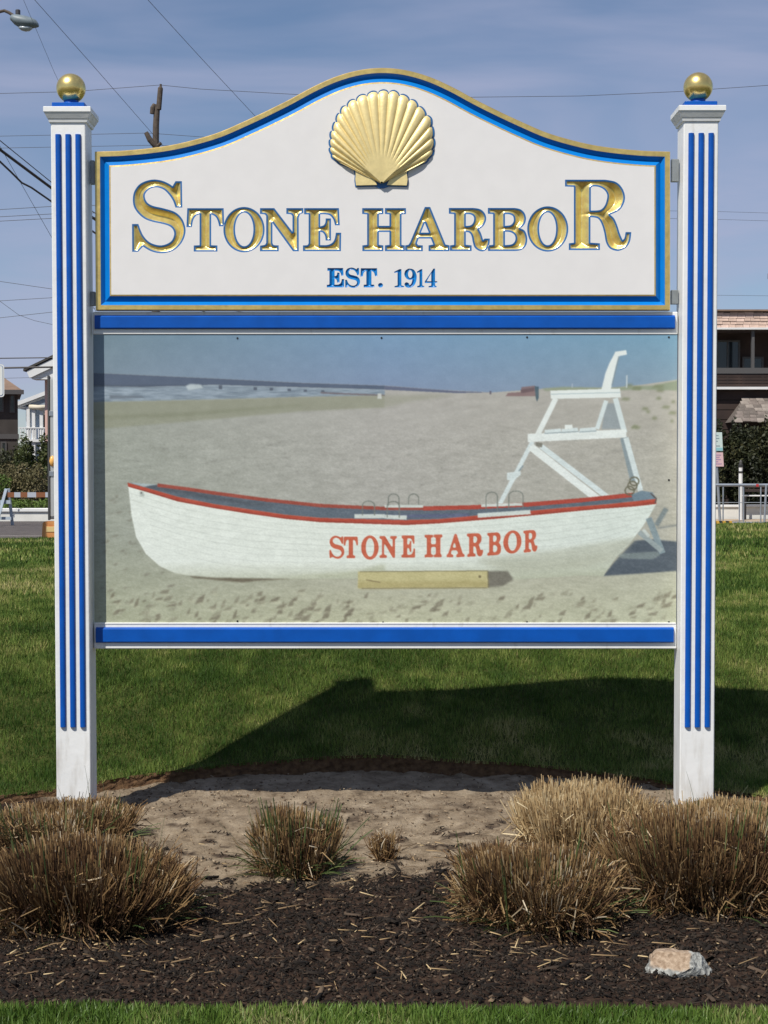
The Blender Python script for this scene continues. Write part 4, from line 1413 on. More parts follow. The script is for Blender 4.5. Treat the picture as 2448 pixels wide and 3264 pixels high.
    line(A9([(1238, 490), (1190, 640)]), 14, wh)
    line(A9([(955, 478), (850, 690)]), 17, wh2); line(A9([(825, 720), (648, 1060)]), 14, wh)
    line(A9([(1292, 478), (1342, 660)]), 17, wh); line(A9([(1352, 700), (1432, 985)]), 17, wh)
    fill(A9([(1210, 432), (1235, 330), (1255, 280), (1290, 212), (1350, 203), (1355, 228), (1312, 236), (1295, 290), (1275, 380), (1262, 432)]), wh2, 1, 1)
    line(A9([(1310, 240), (1272, 400)]), 5, shd, 0.8)
    fill(A9([(926, 430), (1316, 418), (1322, 468), (930, 476)]), wh2, 1, 1); line(A9([(930, 450), (1320, 440)]), 3, col(160, 178, 184), 0.7)
    fill(A9([(800, 672), (1350, 646), (1354, 692), (800, 718)]), wh2, 1, 1)
    for xx, yy in ((915, 650), (1010, 645), (1110, 642)):
        fill(A9([(xx - 20, yy), (xx + 70, yy - 8), (xx + 75, yy + 12), (xx - 20, yy + 18)]), wh, 1, 1)
        line(A9([(xx - 20, yy + 20), (xx + 75, yy + 14)]), 3, shd, 0.8)
    fill(A9([(1008, 622), (1050, 620), (1052, 642), (1008, 646)]), wh2, 1, 1)
    line(A9([(880, 745), (1250, 1028)]), 17, wh); line(A9([(822, 748), (1190, 1036)]), 24, wh2)
    fill(A9([(845, 718), (885, 725), (880, 748), (848, 740)]), col(120, 116, 104), 0.9, 1)
    fill(A9([(685, 890), (760, 880), (762, 902), (720, 935), (685, 930)]), wh, 0.95, 1); line(A9([(752, 880), (775, 850)]), 4, shd)
    # shadows under the stern and behind the log
    fill(A9([(1225, 1468), (1300, 1375), (1400, 1270), (1500, 1262), (1659, 1278), (1659, 1438), (1430, 1455)]), col(74, 84, 96), 1, 2)
    fill(A9([(1300, 1345), (1530, 1330), (1545, 1352), (1500, 1375), (1330, 1370)]), col(126, 138, 138), 0.8, 2)
    line(A9([(1530, 1200), (1659, 1180)]), 6, col(110, 116, 118), 0.7, 2)
    # hull
    gun_up = A8([(218, 945), (310, 970), (500, 1025), (700, 1065), (900, 1095), (1100, 1125), (1300, 1143), (1659, 1152)]) + A9([(120, 1155), (300, 1150), (600, 1122), (800, 1105), (1000, 1086), (1250, 1066), (1400, 1050), (1520, 1036)])
    gun_lo = A8([(222, 967), (330, 998), (500, 1050), (700, 1087), (900, 1119), (1100, 1147), (1300, 1166), (1659, 1178)]) + A9([(120, 1182), (300, 1173), (600, 1149), (900, 1121), (1200, 1092), (1400, 1078), (1522, 1064)])
    bottom = A9([(1490, 1122), (1440, 1200), (1370, 1290), (1290, 1372), (1225, 1470), (1100, 1465), (900, 1478), (720, 1490), (300, 1487), (0, 1482)]) + A8([(1300, 1482), (1000, 1482), (700, 1476), (560, 1466), (480, 1452), (400, 1415), (320, 1345), (265, 1250), (240, 1130)])
    hull = gun_lo + bottom
    hull_c = mix3(col(230, 234, 226), col(226, 230, 220), col(216, 224, 216)).copy()
    tb = np.clip((gy - (1790 - 40 * np.clip((gx - 1300) / 700, 0, 1))) / 70, 0, 1)[..., None]
    hull_c = hull_c * (1 - tb * 0.75) + col(172, 174, 146) * tb * 0.75
    fill(hull, hull_c, 1, 1)
    fill(A9([(500, 1375), (900, 1330), (1420, 1250), (1370, 1300), (1290, 1380), (1100, 1425), (700, 1450)]), col(172, 172, 150), 0.6, 8)
    fill(A8([(1000, 1480), (1500, 1440), (1659, 1400), (1659, 1480)]), col(166, 168, 134), 0.55, 6)
    def along(tt_):
        out = []
        for i_, (x_, y_) in enumerate(gun_lo):
            f_ = (x_ - 404) / (2090 - 404)
            keel = 1845 - 12 * f_ if f_ < 0.85 else 1838 - (f_ - 0.85) * 900
            b_ = 1.0 - 0.35 * max(0, 0.2 - f_) / 0.2
            out.append((x_ + 14 * tt_, y_ + (keel - y_) * tt_ * b_))
        return out[1:-1] if tt_ > 0.3 else out
    for k_ in range(1, 9):
        line(along(k_ * 0.105), 2.2, col(150, 156, 146), 0.24 if k_ < 6 else 0.18, 1)
    fill(A8([(1130, 1485)] + [(700, 1478), (560, 1468), (590, 1480), (860, 1505), (940, 1495)]), col(96, 84, 66), 0.8, 2)
    # inside of the boat, gunwales
    far = A8([(390, 960), (560, 982), (700, 1003), (1000, 1043), (1300, 1074), (1659, 1090)]) + A9([(220, 1090), (500, 1083), (800, 1068), (1100, 1044), (1390, 1014)])
    fill(far + list(reversed(gun_up)), col(86, 98, 112), 1, 1)
    fill(A8([(310, 970), (390, 958), (700, 1020), (1100, 1080), (900, 1075), (520, 1010)]), col(66, 70, 78), 0.6, 4)
    fill(A9([(0, 1128), (470, 1118), (480, 1140), (0, 1140)]), col(88, 92, 130), 0.8, 3)
    line(far, 11, col(158, 62, 46)); line(far[6:], 13, col(178, 58, 42))
    fill(A9([(1380, 1012), (1440, 990), (1500, 1000), (1525, 1038), (1400, 1052)]), col(104, 126, 142), 1, 1)
    fill(gun_up + list(reversed(gun_lo)), col(186, 62, 40), 1, 1)
    fill([(x_, y_ + 9) for x_, y_ in gun_up] + list(reversed(gun_lo)), col(152, 50, 34), 0.8, 1)
    line(A9([(1490, 1005), (1522, 1035), (1515, 1060)]), 4, col(80, 70, 66))
    fill(A8([(285, 995), (308, 995), (312, 1022), (288, 1022)]), col(150, 156, 150), 0.6, 2)
    fill(A8([(290, 998), (300, 998), (300, 1008), (290, 1008)]), col(96, 96, 90), 0.9, 1)
    fill(A8([(225, 945), (385, 955), (310, 968)]), col(176, 190, 192), 0.9, 1)
    # oarlock pads and hoops
    for p in (A8([(1490, 1122), (1659, 1122), (1659, 1145), (1490, 1145)]), A9([(0, 1125), (125, 1130), (122, 1153), (0, 1147)]), A9([(0, 1072), (215, 1072), (215, 1086), (0, 1086)]),
              A9([(520, 1118), (815, 1098), (818, 1122), (522, 1142)]), A9([(540, 1066), (770, 1058), (772, 1074), (540, 1082)])):
        fill(p, col(208, 214, 208), 1, 1)
    hoops = [(A8, 1568, 1048, 34, 80)] + [(A9, 48, 1050, 34, 90), (A9, 50, 1008, 30, 65), (A9, 162, 1008, 28, 60), (A9, 600, 998, 32, 105), (A9, 735, 992, 40, 95)]
    for fn, hx_, hy_, hw_, hh_ in hoops:
        pts_ = [(hx_ - hw_, hy_ + hh_)] + [(hx_ - hw_ * math.cos(a_), hy_ + 26 - 26 * math.sin(a_)) for a_ in np.linspace(0, math.pi, 9)] + [(hx_ + hw_, hy_ + hh_)]
        line(fn(pts_), 3.4, col(112, 116, 108), 0.9)
    for c_ in ((1372, 990), (1388, 962), (1398, 938)):
        pts_ = [(c_[0] + 26 * math.cos(a_), c_[1] + 24 * math.sin(a_)) for a_ in np.linspace(0, 2 * math.pi, 13)]
        line(A9(pts_), 4.5, col(96, 92, 70), 0.9)
    # frame under the stern
    line(A9([(1482, 1150), (1555, 1335)]), 20, col(126, 144, 152), 0.95); line(A9([(1430, 1225), (1550, 1325)]), 16, col(148, 160, 162), 0.95)
    line(A9([(1575, 1095), (1525, 1180)]), 16, col(104, 118, 124), 0.8, 2); line(A9([(1450, 1210), (1480, 1245)]), 10, col(196, 204, 200), 0.9)
    # log
    logp = [(1139, 1822), (1552, 1819), (1554, 1872), (1300, 1874), (1139, 1875)]
    fill(A9([(575, 1440), (690, 1440), (722, 1488), (660, 1525), (575, 1532)]), col(104, 98, 86), 0.9, 3)
    fill(logp, col(196, 184, 128), 1, 1)
    fill([(1139, 1855), (1554, 1850), (1554, 1873), (1139, 1876)], col(170, 154, 96), 0.7, 4)
    line([(1145, 1822), (1552, 1819)], 3, col(120, 108, 70), 0.8); line([(1150, 1875), (1550, 1873)], 3, col(118, 106, 72), 0.7); line([(1553, 1820), (1555, 1872)], 4, col(120, 108, 74), 0.8)
    line([(1165, 1848), (1210, 1856)], 4, col(130, 112, 72), 0.8); fill([(1524, 1834), (1532, 1834), (1532, 1842), (1524, 1842)], col(110, 96, 64), 0.9, 1)
    # lettering on the hull
    def A7(b): return (b[0] / 2.304 + 1020, b[1] / 2.304 + 1670, b[2] / 2.304 + 1020, b[3] / 2.304 + 1670)
    txt = [(gS, (62, 84, 175, 256)), (gT, (166, 90, 275, 252)), (gO, (295, 82, 427, 263)), (gN, (430, 86, 560, 250)), (gE, (590, 82, 695, 248)), (gH, (762, 76, 895, 246)), (gA, (922, 70, 1058, 245)),
           (gR, (1072, 64, 1195, 240)), (gB, (1222, 58, 1327, 228)), (gO, (1340, 45, 1477, 218)), (gR, (1487, 40, 1594, 206))]
    for k_, (g, b) in enumerate(txt):
        sh_ = (0.0, 0.0, 0.0, 0.0, 0.0, -0.01, -0.02, -0.05, -0.07, -0.08, -0.10)[k_]
        gg = fit(g, *A7(b))
        xm = sum(x_ for x_, _ in gg[0]) / len(gg[0])
        gg = [[(x_, y_ + (x_ - xm) * sh_) for x_, y_ in c_] for c_ in gg]
        r_ = mask(gg, 2)
        sl, m = r_
        m = np.clip((m - 0.42) / 0.4, 0, 1)[..., None] * 0.97
        img[sl] = img[sl] * (1 - m) + col(206, 84, 52) * m
    # muted colours, with the panel's hazy sheen mixed into the print
    grey = img.mean(-1, keepdims=True)
    img[:] = grey + (img - grey) * 0.90
    img[:] = (img * 0.91 + np.array([184, 186, 180], np.float32) * 0.09) * np.array([0.985, 1.0, 0.99], np.float32)
    fine = fnoise(gx, gy * 1.6, 0.22, 61, 2) - 0.5
    mott = fnoise(gx, gy * 1.3, 0.035, 63, 3) - 0.5
    sandy = np.clip((gy - 1290) / 120, 0.08, 1)
    streak = fnoise(gx * 0.45 + gy * 0.9, gy * 2.2 - gx * 0.35, 0.06, 71, 3) - 0.5
    img[:] += (fine * 20 * sandy + mott * 8 + streak * 15 * sandy)[..., None]
    # print grain
    img[:] += ((hash2(np.floor(gx / 2), np.floor(gy / 2), 4) - 0.5) * 5)[..., None]
    # to linear reflectance on a grid of points
    step = 2
    sm = (img[:Hp // 2 * 2, :Wp // 2 * 2].reshape(Hp // 2, 2, Wp // 2, 2, 3).mean((1, 3))) / 255.0
    sm = np.clip(sm, 0, 1)
    lin = np.where(sm <= 0.04045, sm / 12.92, ((sm + 0.055) / 1.055) ** 2.4) * PRINT_GAIN
    h_, w_ = lin.shape[:2]
    px = X0 + 1 + 2 * np.arange(w_); py = Y0 + 1 + 2 * np.arange(h_)
    p00, p11 = at(px[0], py[0], Y_PIC), at(px[-1], py[-1], Y_PIC)
    xs_ = np.linspace(p00.x, p11.x, w_)
    # vertical pixel rows mapped through the same view as the rest
    zs_ = np.array([at(1224, q_, Y_PIC).z for q_ in py])
    GX, GZ = np.meshgrid(xs_, zs_)
    V = np.stack([GX, np.full_like(GX, Y_PIC), GZ], -1).reshape(-1, 3)
    i = np.arange((h_ - 1) * w_).reshape(h_ - 1, w_)[:, :-1].ravel()
    T = np.concatenate([np.stack([i, i + w_ + 1, i + 1], 1), np.stack([i, i + w_, i + w_ + 1], 1)])
    me = fast_mesh('picture_print', V, T)
    ca = me.color_attributes.new('print', 'FLOAT_COLOR', 'POINT')
    rgba = np.concatenate([lin.reshape(-1, 3), np.ones((h_ * w_, 1))], 1).astype(np.float32)
    ca.data.foreach_set('color', rgba.ravel())
    m = bpy.data.materials.new('picture_print')
    m.use_nodes = True
    nt = m.node_tree
    b = nt.nodes['Principled BSDF']
    b.inputs['Roughness'].default_value = 0.35
    a = nt.nodes.new('ShaderNodeVertexColor')
    a.layer_name = 'print'
    nt.links.new(a.outputs['Color'], b.inputs['Base Color'])
    # backing sheet of the picture
    x0, x1 = XL + 0.003, XR - 0.004
    zt, zb = at(1224, 1063, Y_PIC).z, at(1224, 1989, Y_PIC).z
    panel = MB().bbox(x0, x1, Y_PIC + 0.0015, Y_PIC + 0.014, zb, zt, 0.001).build('picture_panel', WHITE, sign)
    pr = link('picture_print', me, m, panel)
    pr['label'] = 'printed picture of a white lifeguard boat and chair on a beach'
    for sx_, sy_ in ((757, 1078), (1216, 1077), (1680, 1075), (2132, 1075), (757, 1980), (1221, 1984), (1680, 1983), (2132, 1983), (2132, 1530)):
        c_ = at(sx_, sy_, Y_PIC)
        mb = MB()
        nn = 10
        vs = [(c_.x + 0.0042 * math.cos(t_), Y_PIC - 0.0016, c_.z + 0.0042 * math.sin(t_)) for t_ in np.linspace(0, 2 * math.pi, nn, endpoint=False)]
        vs += [(x_, Y_PIC + 0.002, z_) for x_, _, z_ in vs]
        mb.add(vs, [tuple(range(nn))] + [((i_ + 1) % nn, i_, i_ + nn, (i_ + 1) % nn + nn) for i_ in range(nn)])
        mb.build('screw', SCREW, panel)
    # thin white retaining strip below the print
    z_ = at(1224, 1988, Y_PIC).z
    MB().bbox(x0, x1, Y_PIC - 0.006, Y_PIC + 0.004, z_ - 0.002, z_ + 0.005, 0.001).build('edge_strip', WHITE, panel)

PRINT_GAIN = 1.03
make_picture()

# ------------------------------------------------------------------ background
STREET = -0.06
def gz(px, py, d):                      # point at depth d metres from the camera
    return at(px, py, CAM_Y + d)

DARKSH = mat('weathered_shingle', (0.040, 0.034, 0.030), 0.9, col2=(0.062, 0.054, 0.048), vscale=1.5)
DARKWOOD = mat('brown_siding', (0.026, 0.016, 0.013), 0.9, col2=(0.050, 0.030, 0.023), vscale=1.2)
GLASS = mat('dark_window_glass', (0.012, 0.016, 0.020), 0.08, spec=0.6)
TRIM = mat('white_trim', (0.70, 0.70, 0.68), 0.6, var=0.05, vscale=2)
GREYTRIM = mat('grey_trim', (0.075, 0.072, 0.07), 0.7)
ROOFBROWN = mat('brown_roof', (0.21, 0.14, 0.10), 0.9, var=0.2, vscale=2)
PINKSH = [mat('tan_shingle_a', (0.56, 0.41, 0.33), 0.9, var=0.12, vscale=4), mat('tan_shingle_b', (0.49, 0.36, 0.29), 0.9, var=0.12, vscale=4), mat('tan_shingle_c', (0.62, 0.46, 0.38), 0.9, var=0.1, vscale=4)]
GREYSH = [mat('grey_shingle_a', (0.17, 0.14, 0.12), 0.9, var=0.2, vscale=5), mat('grey_shingle_b', (0.235, 0.20, 0.17), 0.9, var=0.2, vscale=5), mat('grey_shingle_c', (0.12, 0.10, 0.085), 0.9, var=0.2, vscale=5)]
PALEBLUE = mat('pale_blue_siding', (0.42, 0.53, 0.66), 0.8, var=0.04, vscale=3)
PINKWALL = mat('pink_stucco', (0.62, 0.40, 0.34), 0.85)
CONC = mat('white_wall_paint', (0.66, 0.65, 0.60), 0.8, var=0.06, vscale=2)
POLE = mat('weathered_pole', (0.085, 0.065, 0.05), 0.9, var=0.3, vscale=8, bump=0.3, bscale=15)
WIRE = mat('wire', (0.05, 0.045, 0.045), 0.6)
GALV = mat('galvanised', (0.30, 0.33, 0.36), 0.45, metal=0.5, var=0.1, vscale=6)

# ---- brown two-storey house on the right
d = 62.0
Yh = CAM_Y + d
house = empty('shingled_house', (gz(2330, 1600, d).x, Yh + 4, STREET), 'brown two storey house with tan shingle parapet above a dark balcony', 'house')
xl, xr = gz(2215, 1200, d).x, gz(2215, 1200, d).x + 14.0
zpar1, zpar0 = gz(2300, 990, d).z, gz(2300, 1047, d).z
zband1, zband0 = gz(2300, 1233, d).z, gz(2300, 1241, d).z
MB().box(xl, xr, Yh + 2.2, Yh + 9, STREET, zpar1 - 0.05).build('wall', DARKWOOD, house)
par = MB().box(xl - 0.1, xr, Yh + 0.10, Yh + 9.2, zpar0 + 0.02, zpar1 - 0.02).build('parapet', DARKWOOD, house)
MB().box(xl - 0.12, xr, Yh - 0.06, Yh + 9.2, zpar1 - 0.02, zpar1 + 0.04).build('coping', ROOFBROWN, house)
MB().box(xl - 0.12, xr, Yh - 0.07, Yh + 0.12, zpar0 - 0.04, zpar0 + 0.03).build('fascia', TRIM, house)
rows = 5
rh = (zpar1 - zpar0 - 0.05) / rows
proto = {}
def shingle(x, w, z0, z1, y, slope, mats, parent, rr):
    key = (round(w, 2), round(z1 - z0, 3), round(slope, 3), id(mats), rr.randrange(3))
    if key not in proto:
        mb = MB()
        h = z1 - z0
        mb.add([(0, 0, 0), (w - 0.012, 0, 0), (w - 0.012, slope, h), (0, slope, h), (0, 0.035, 0), (w - 0.012, 0.035, 0), (w - 0.012, slope + 0.01, h), (0, slope + 0.01, h)],
               [(0, 1, 2, 3), (7, 6, 5, 4), (0, 4, 5, 1), (1, 5, 6, 2), (2, 6, 7, 3), (3, 7, 4, 0)])
        me = bpy.data.meshes.new('shingle')
        me.from_pydata(mb.v, [], mb.f)
        me.materials.append(mats[key[4]])
        proto[key] = me
    o = bpy.data.objects.new('shingle', proto[key])
    C.objects.link(o)
    o.parent = parent
    o.location = (x, y, z0)
    return o
rr = random.Random(5)
for r_ in range(rows):
    z0 = zpar0 + 0.03 + r_ * rh
    x = xl - 0.1 + rr.random() * 0.2
    while x < gz(2448, 1000, d).x + 1.6:
        w = rr.choice((0.24, 0.3, 0.36))
        shingle(x, w, z0 + rr.uniform(-0.012, 0.012), z0 + rh, Yh - 0.02 + rr.uniform(-0.008, 0.008) + r_ * 0.022, 0.045, PINKSH, par, rr)
        x += w
# balcony: posts, rail panel, sliding door and window in the recess
MB().box(xl, xl + 0.16, Yh + 0.1, Yh + 0.26, zband1, zpar0).build('post', DARKWOOD, house)
MB().box(gz(2398, 1100, d).x, gz(2407, 1100, d).x, Yh + 0.1, Yh + 0.25, gz(2400, 1180, d).z, zpar0).build('post', GREYTRIM, house)
MB().box(xl, xr, Yh + 0.08, Yh + 0.2, gz(2300, 1190, d).z, gz(2300, 1172, d).z).build('balcony_rail', GREYTRIM, house)
nb = 4
zb0, zb1 = zband1 + 0.02, gz(2300, 1190, d).z
for k in range(nb):
    h = (zb1 - zb0) / nb
    MB().box(xl, xr, Yh + 0.12, Yh + 0.17, zb0 + k * h, zb0 + (k + 1) * h - 0.02).build('balcony_board', DARKWOOD, house)
MB().box(xl - 0.1, xr, Yh - 0.02, Yh + 2.2, zband0, zband1).build('floor_band', TRIM, house)
def window(x0, x1, z0, z1, y, parent, trim, mull=0, fw=0.07):
    f = MB()
    f.box(x0 - fw, x0, y - 0.05, y + 0.03, z0 - fw, z1 + fw).box(x1, x1 + fw, y - 0.05, y + 0.03, z0 - fw, z1 + fw)
    f.box(x0, x1, y - 0.05, y + 0.03, z1, z1 + fw).box(x0, x1, y - 0.05, y + 0.03, z0 - fw, z0)
    for k in range(mull):
        xm = x0 + (x1 - x0) * (k + 1) / (mull + 1)
        f.box(xm - 0.03, xm + 0.03, y - 0.04, y + 0.03, z0, z1)
    w = f.build('window', trim, parent)
    MB().add([(x0, y - 0.01, z0), (x1, y - 0.01, z0), (x1, y - 0.01, z1), (x0, y - 0.01, z1)], [(0, 1, 2, 3)]).build('pane', GLASS, w)
yr = Yh + 2.16
window(gz(2287, 1100, d).x, gz(2392, 1100, d).x, gz(2300, 1175, d).z - 0.8, gz(2300, 1075, d).z, yr, house, GREYTRIM, 2)
window(gz(2412, 1100, d).x, gz(2470, 1100, d).x, gz(2300, 1175, d).z - 0.5, gz(2300, 1130, d).z, yr, house, GREYTRIM, 0)
# lower storey boards and hipped entry roof
zl0 = STREET + 0.3
nrow = 12
for k in range(nrow):
    h = (zband0 - zl0) / nrow
    MB().box(xl, xr, Yh + 0.3 + rr.uniform(-0.015, 0.015), Yh + 0.42, zl0 + k * h, zl0 + (k + 1) * h - 0.03).build('siding_board', DARKWOOD, house)
MB().box(xl, xr, Yh + 0.36, Yh + 2.3, STREET, zband0 - 0.005).build('lower_wall', DARKSH, house)
roof_rows = 7
ztop, zbot = gz(2400, 1262, d - 1.2).z, gz(2400, 1344, d - 1.2).z
roof = MB()
xa, xb = gz(2342, 1344, d - 1.4).x, gz(2398, 1262, d - 1.2).x
roof.add([(xa, Yh - 1.4, zbot), (xa + 9, Yh - 1.4, zbot), (xb + 8, Yh + 0.3, ztop), (xb, Yh + 0.3, ztop), (xa, Yh + 0.3, zbot), (xa + 9, Yh + 0.3, zbot)], [(0, 1, 2, 3), (0, 3, 4), (1, 5, 2), (0, 4, 5, 1), (3, 2, 5, 4)])
roof = roof.build('entry_roof', GREYSH[2], house)
for k in range(roof_rows):
    t0, t1 = k / roof_rows, (k + 1) / roof_rows
    z0, z1 = zbot + (ztop - zbot) * t0, zbot + (ztop - zbot) * t1
    y0 = Yh - 1.4 + 1.7 * t0
    x = xa + (xb - xa) * (t0 + t1) / 2 - 0.05
    xe = gz(2448, 1300, d).x + 1.5
    while x < xe:
        w = rr.choice((0.24, 0.3, 0.38))
        shingle(x, w, z0 - 0.01 + rr.uniform(-0.02, 0.02), z1, y0 - 0.07 + rr.uniform(-0.012, 0.012), 1.7 / roof_rows, GREYSH, roof, rr)
        x += w
BRICK = mat('chimney_brick', (0.20, 0.14, 0.11), 0.9, var=0.2, vscale=6)
cx0 = gz(2448, 900, d + 3).x + 0.26
MB().box(cx0 + 0.02, cx0 + 0.9, Yh + 3, Yh + 3.9, zpar1, gz(2443, 880, d + 3).z).box(cx0 - 0.05, cx0 + 0.97, Yh + 2.94, Yh + 3.96, gz(2443, 880, d + 3).z, gz(2443, 863, d + 3).z).build('chimney', BRICK, house)

# ---- low white wall in front of the right house
d = 54.3
w = empty('garden_wall', (gz(2340, 1640, d).x, CAM_Y + d, STREET), 'sunlit white low wall running below the dark hedge', 'wall')
xw0 = gz(2240, 1600, d).x
MB().bbox(xw0, xw0 + 14, CAM_Y + d, CAM_Y + d + 0.25, STREET, gz(2300, 1617, d).z, 0.01).build('wall', CONC, w)
MB().bbox(xw0 - 0.05, xw0 + 14, CAM_Y + d - 0.05, CAM_Y + d + 0.3, gz(2300, 1617, d).z, gz(2300, 1609, d).z, 0.01).build('coping', TRIM, w)

# ---- foliage
def foliage(name, blobs, n, leaf, seed, material, parent=None):
    """leaf-sized faces through the volume of several lumps (cx, cy, cz, rx, ry, rz)"""
    r = np.random.default_rng(seed)
    P = []
    tot = sum(b[3] * b[5] for b in blobs)
    for b in blobs:
        k = max(20, int(n * b[3] * b[5] / tot))
        v = r.normal(0, 1, (k, 3))
        v /= np.linalg.norm(v, axis=1)[:, None]
        rad = r.uniform(0.55, 1.06, k) ** 0.7
        lump = 1 + 0.35 * (vnoise(v[:, 0] * 2 + v[:, 2] * 1.3 + b[0], v[:, 1] * 2 + v[:, 2] + b[2], 1.7, seed) - 0.5)
        P.append(np.array(b[:3]) + v * np.array(b[3:]) * (rad * lump)[:, None])
    P = np.concatenate(P)
    P = P[P[:, 2] > STREET]
    k = len(P)
    u = r.normal(0, 1, (k, 3)); u /= np.linalg.norm(u, axis=1)[:, None]
    w = np.cross(u, r.normal(0, 1, (k, 3))); w /= np.linalg.norm(w, axis=1)[:, None]
    s = leaf * r.uniform(0.6, 1.3, k)[:, None]
    V = np.concatenate([P - u * s, P + w * s * 0.45, P + u * s, P - w * s * 0.45])
    i = np.arange(k)
    T = np.concatenate([np.stack([i, i + k, i + 2 * k], 1), np.stack([i, i + 2 * k, i + 3 * k], 1)])
    tint = np.clip(0.5 + 0.9 * (fnoise(P[:, 0] + P[:, 1], P[:, 2], 1.6, seed, 2) - 0.5) + r.normal(0, 0.2, k), 0, 1)
    return link(name, fast_mesh(name, V, T, {'tint': np.tile(tint, 4)}), material, parent)

HEDGE = ramp_attr_mat('hedge_leaves', 'tint', [(0, (0.012, 0.015, 0.006)), (0.6, (0.028, 0.034, 0.012)), (1, (0.075, 0.070, 0.026))], 0.6, 0.3, 0.1)
BUSH = ramp_attr_mat('bush_leaves', 'tint', [(0, (0.03, 0.042, 0.012)), (0.6, (0.062, 0.078, 0.022)), (1, (0.12, 0.12, 0.045))], 0.6, 0.3, 0.1)
OLIVE = ramp_attr_mat('olive_stalks', 'tint', [(0, (0.07, 0.068, 0.026)), (0.6, (0.14, 0.12, 0.055)), (1, (0.24, 0.20, 0.11))], 0.7, 0.3, 0.1)
BRIGHT = ramp_attr_mat('bright_leaves', 'tint', [(0, (0.05, 0.09, 0.018)), (1, (0.15, 0.22, 0.04))], 0.6, 0.3, 0.15)
def stems(parent, x0, x1, y, z1, material, n=5, seed=1):
    r = random.Random(seed)
    for k in range(n):
        x = x0 + (x1 - x0) * (k + 0.5) / n
        MB().tube([(x, y, STREET - 0.05), (x + r.uniform(-0.1, 0.1), y, (STREET + z1) / 2), (x + r.uniform(-0.25, 0.25), y + r.uniform(-0.2, 0.2), z1)], [0.045, 0.03, 0.012], 6).build('stem', material, parent)
def shrub(px0, px1, py0, py1, d, n, leaf, seed, material, label, lumps=4, group=None):
    a, b = gz(px0, py0, d), gz(px1, py1, d)
    root = empty('shrub', ((a.x + b.x) / 2, CAM_Y + d, STREET), label, 'shrub', group)
    r = random.Random(seed)
    W, Hh = b.x - a.x, a.z - max(b.z, STREET)
    blobs = []
    for k in range(lumps):
        t = (k + 0.5) / lumps
        rx = W / lumps * r.uniform(0.55, 0.8)
        rz = Hh * r.uniform(0.42, 0.55)
        blobs.append((a.x + W * t, CAM_Y + d + r.uniform(-0.2, 0.3), max(b.z, STREET) + Hh - rz * r.uniform(0.98, 1.15), rx, 0.8, rz))
        blobs.append((a.x + W * t + r.uniform(-0.3, 0.3) * rx, CAM_Y + d + r.uniform(-0.4, 0.2), max(b.z, STREET) + rz * 0.7, rx, 0.9, rz))
    foliage('leaves', blobs, n, leaf, seed, material, root)
    stems(root, a.x, b.x, CAM_Y + d, a.z - Hh * 0.35, POLE, lumps + 1, seed)
    return root
shrub(2262, 2520, 1338, 1600, 57.5, 16000, 0.075, 31, HEDGE, 'dense dark green hedge below the balcony house', 5)
shrub(50, 240, 1372, 1610, 60, 11000, 0.075, 32, BUSH, 'tall dark green bush in front of the pale blue house', 3)
shrub(-60, 60, 1420, 1620, 62, 6000, 0.075, 36, HEDGE, 'dark green bush at the foot of the grey shingled house', 2)
shrub(2, 135, 1470, 1612, 57, 5200, 0.06, 33, OLIVE, 'straw coloured grassy bush in front of the tall dark bush', 3)
shrub(-30, 160, 1588, 1628, 55.4, 2600, 0.05, 34, BRIGHT, 'low bright green plants growing behind the white planter wall', 4)
shrub(-60, 26, 1508, 1560, 56, 1500, 0.05, 35, BRIGHT, 'bright leafy shrub beside the straw coloured bush', 2)

# ---- white planter wall on the left
d = 54.3
w = empty('planter_wall', (gz(70, 1640, d).x, CAM_Y + d, STREET), 'white low planter wall behind the striped barricade', 'wall')
xw0, xw1 = gz(-120, 1600, d).x, gz(260, 1600, d).x
MB().bbox(xw0, xw1, CAM_Y + d, CAM_Y + d + 0.3, STREET, gz(70, 1632, d).z, 0.01).build('wall', CONC, w)
MB().bbox(xw0, xw1, CAM_Y + d - 0.06, CAM_Y + d + 0.36, gz(70, 1632, d).z, gz(70, 1620, d).z, 0.02).build('coping', TRIM, w)

# ---- grey shingled house, far left
d = 74.0
Yh = CAM_Y + d
xe = gz(57, 1300, d).x
zt = gz(60, 1243, d).z
house = empty('shingled_house', (xe, Yh, STREET), 'dark grey shingled house with hipped brown roof and narrow windows', 'house')
MB().box(xe - 8, xe, Yh, Yh + 8, STREET, zt).build('wall', DARKSH, house)
rf = MB().add([(xe - 8.5, Yh - 0.5, zt - 0.05), (xe + 0.22, Yh - 0.5, zt - 0.05), (xe + 0.22, Yh + 8.5, zt - 0.05), (xe - 8.5, Yh + 8.5, zt - 0.05), (xe - 3.2, Yh + 4, zt + 2.6), (xe - 5, Yh + 4, zt + 2.6)],
             [(0, 1, 4, 5), (1, 2, 4), (2, 3, 5, 4), (3, 0, 5), (3, 2, 1, 0)]).build('roof', ROOFBROWN, house)
MB().box(xe - 8.55, xe + 0.26, Yh - 0.56, Yh - 0.48, zt - 0.22, zt - 0.02).build('fascia', GREYTRIM, house)
zs = gz(0, 1392, d).z
MB().box(xe - 8.04, xe + 0.04, Yh - 0.06, Yh + 0.1, zs - 0.1, zs + 0.12).build('storey_band', GREYTRIM, house)
for px0, px1, py0, py1 in ((35, 44, 1262, 1312), (-8, 9, 1262, 1309), (9, 18, 1412, 1446), (-30, -20, 1262, 1309)):
    a, b = gz(px0, py0, d), gz(px1, py1, d)
    window(a.x, b.x, b.z, a.z, Yh, house, GREYTRIM, 0, 0.06)
house.rotation_euler.z = math.radians(13.5)

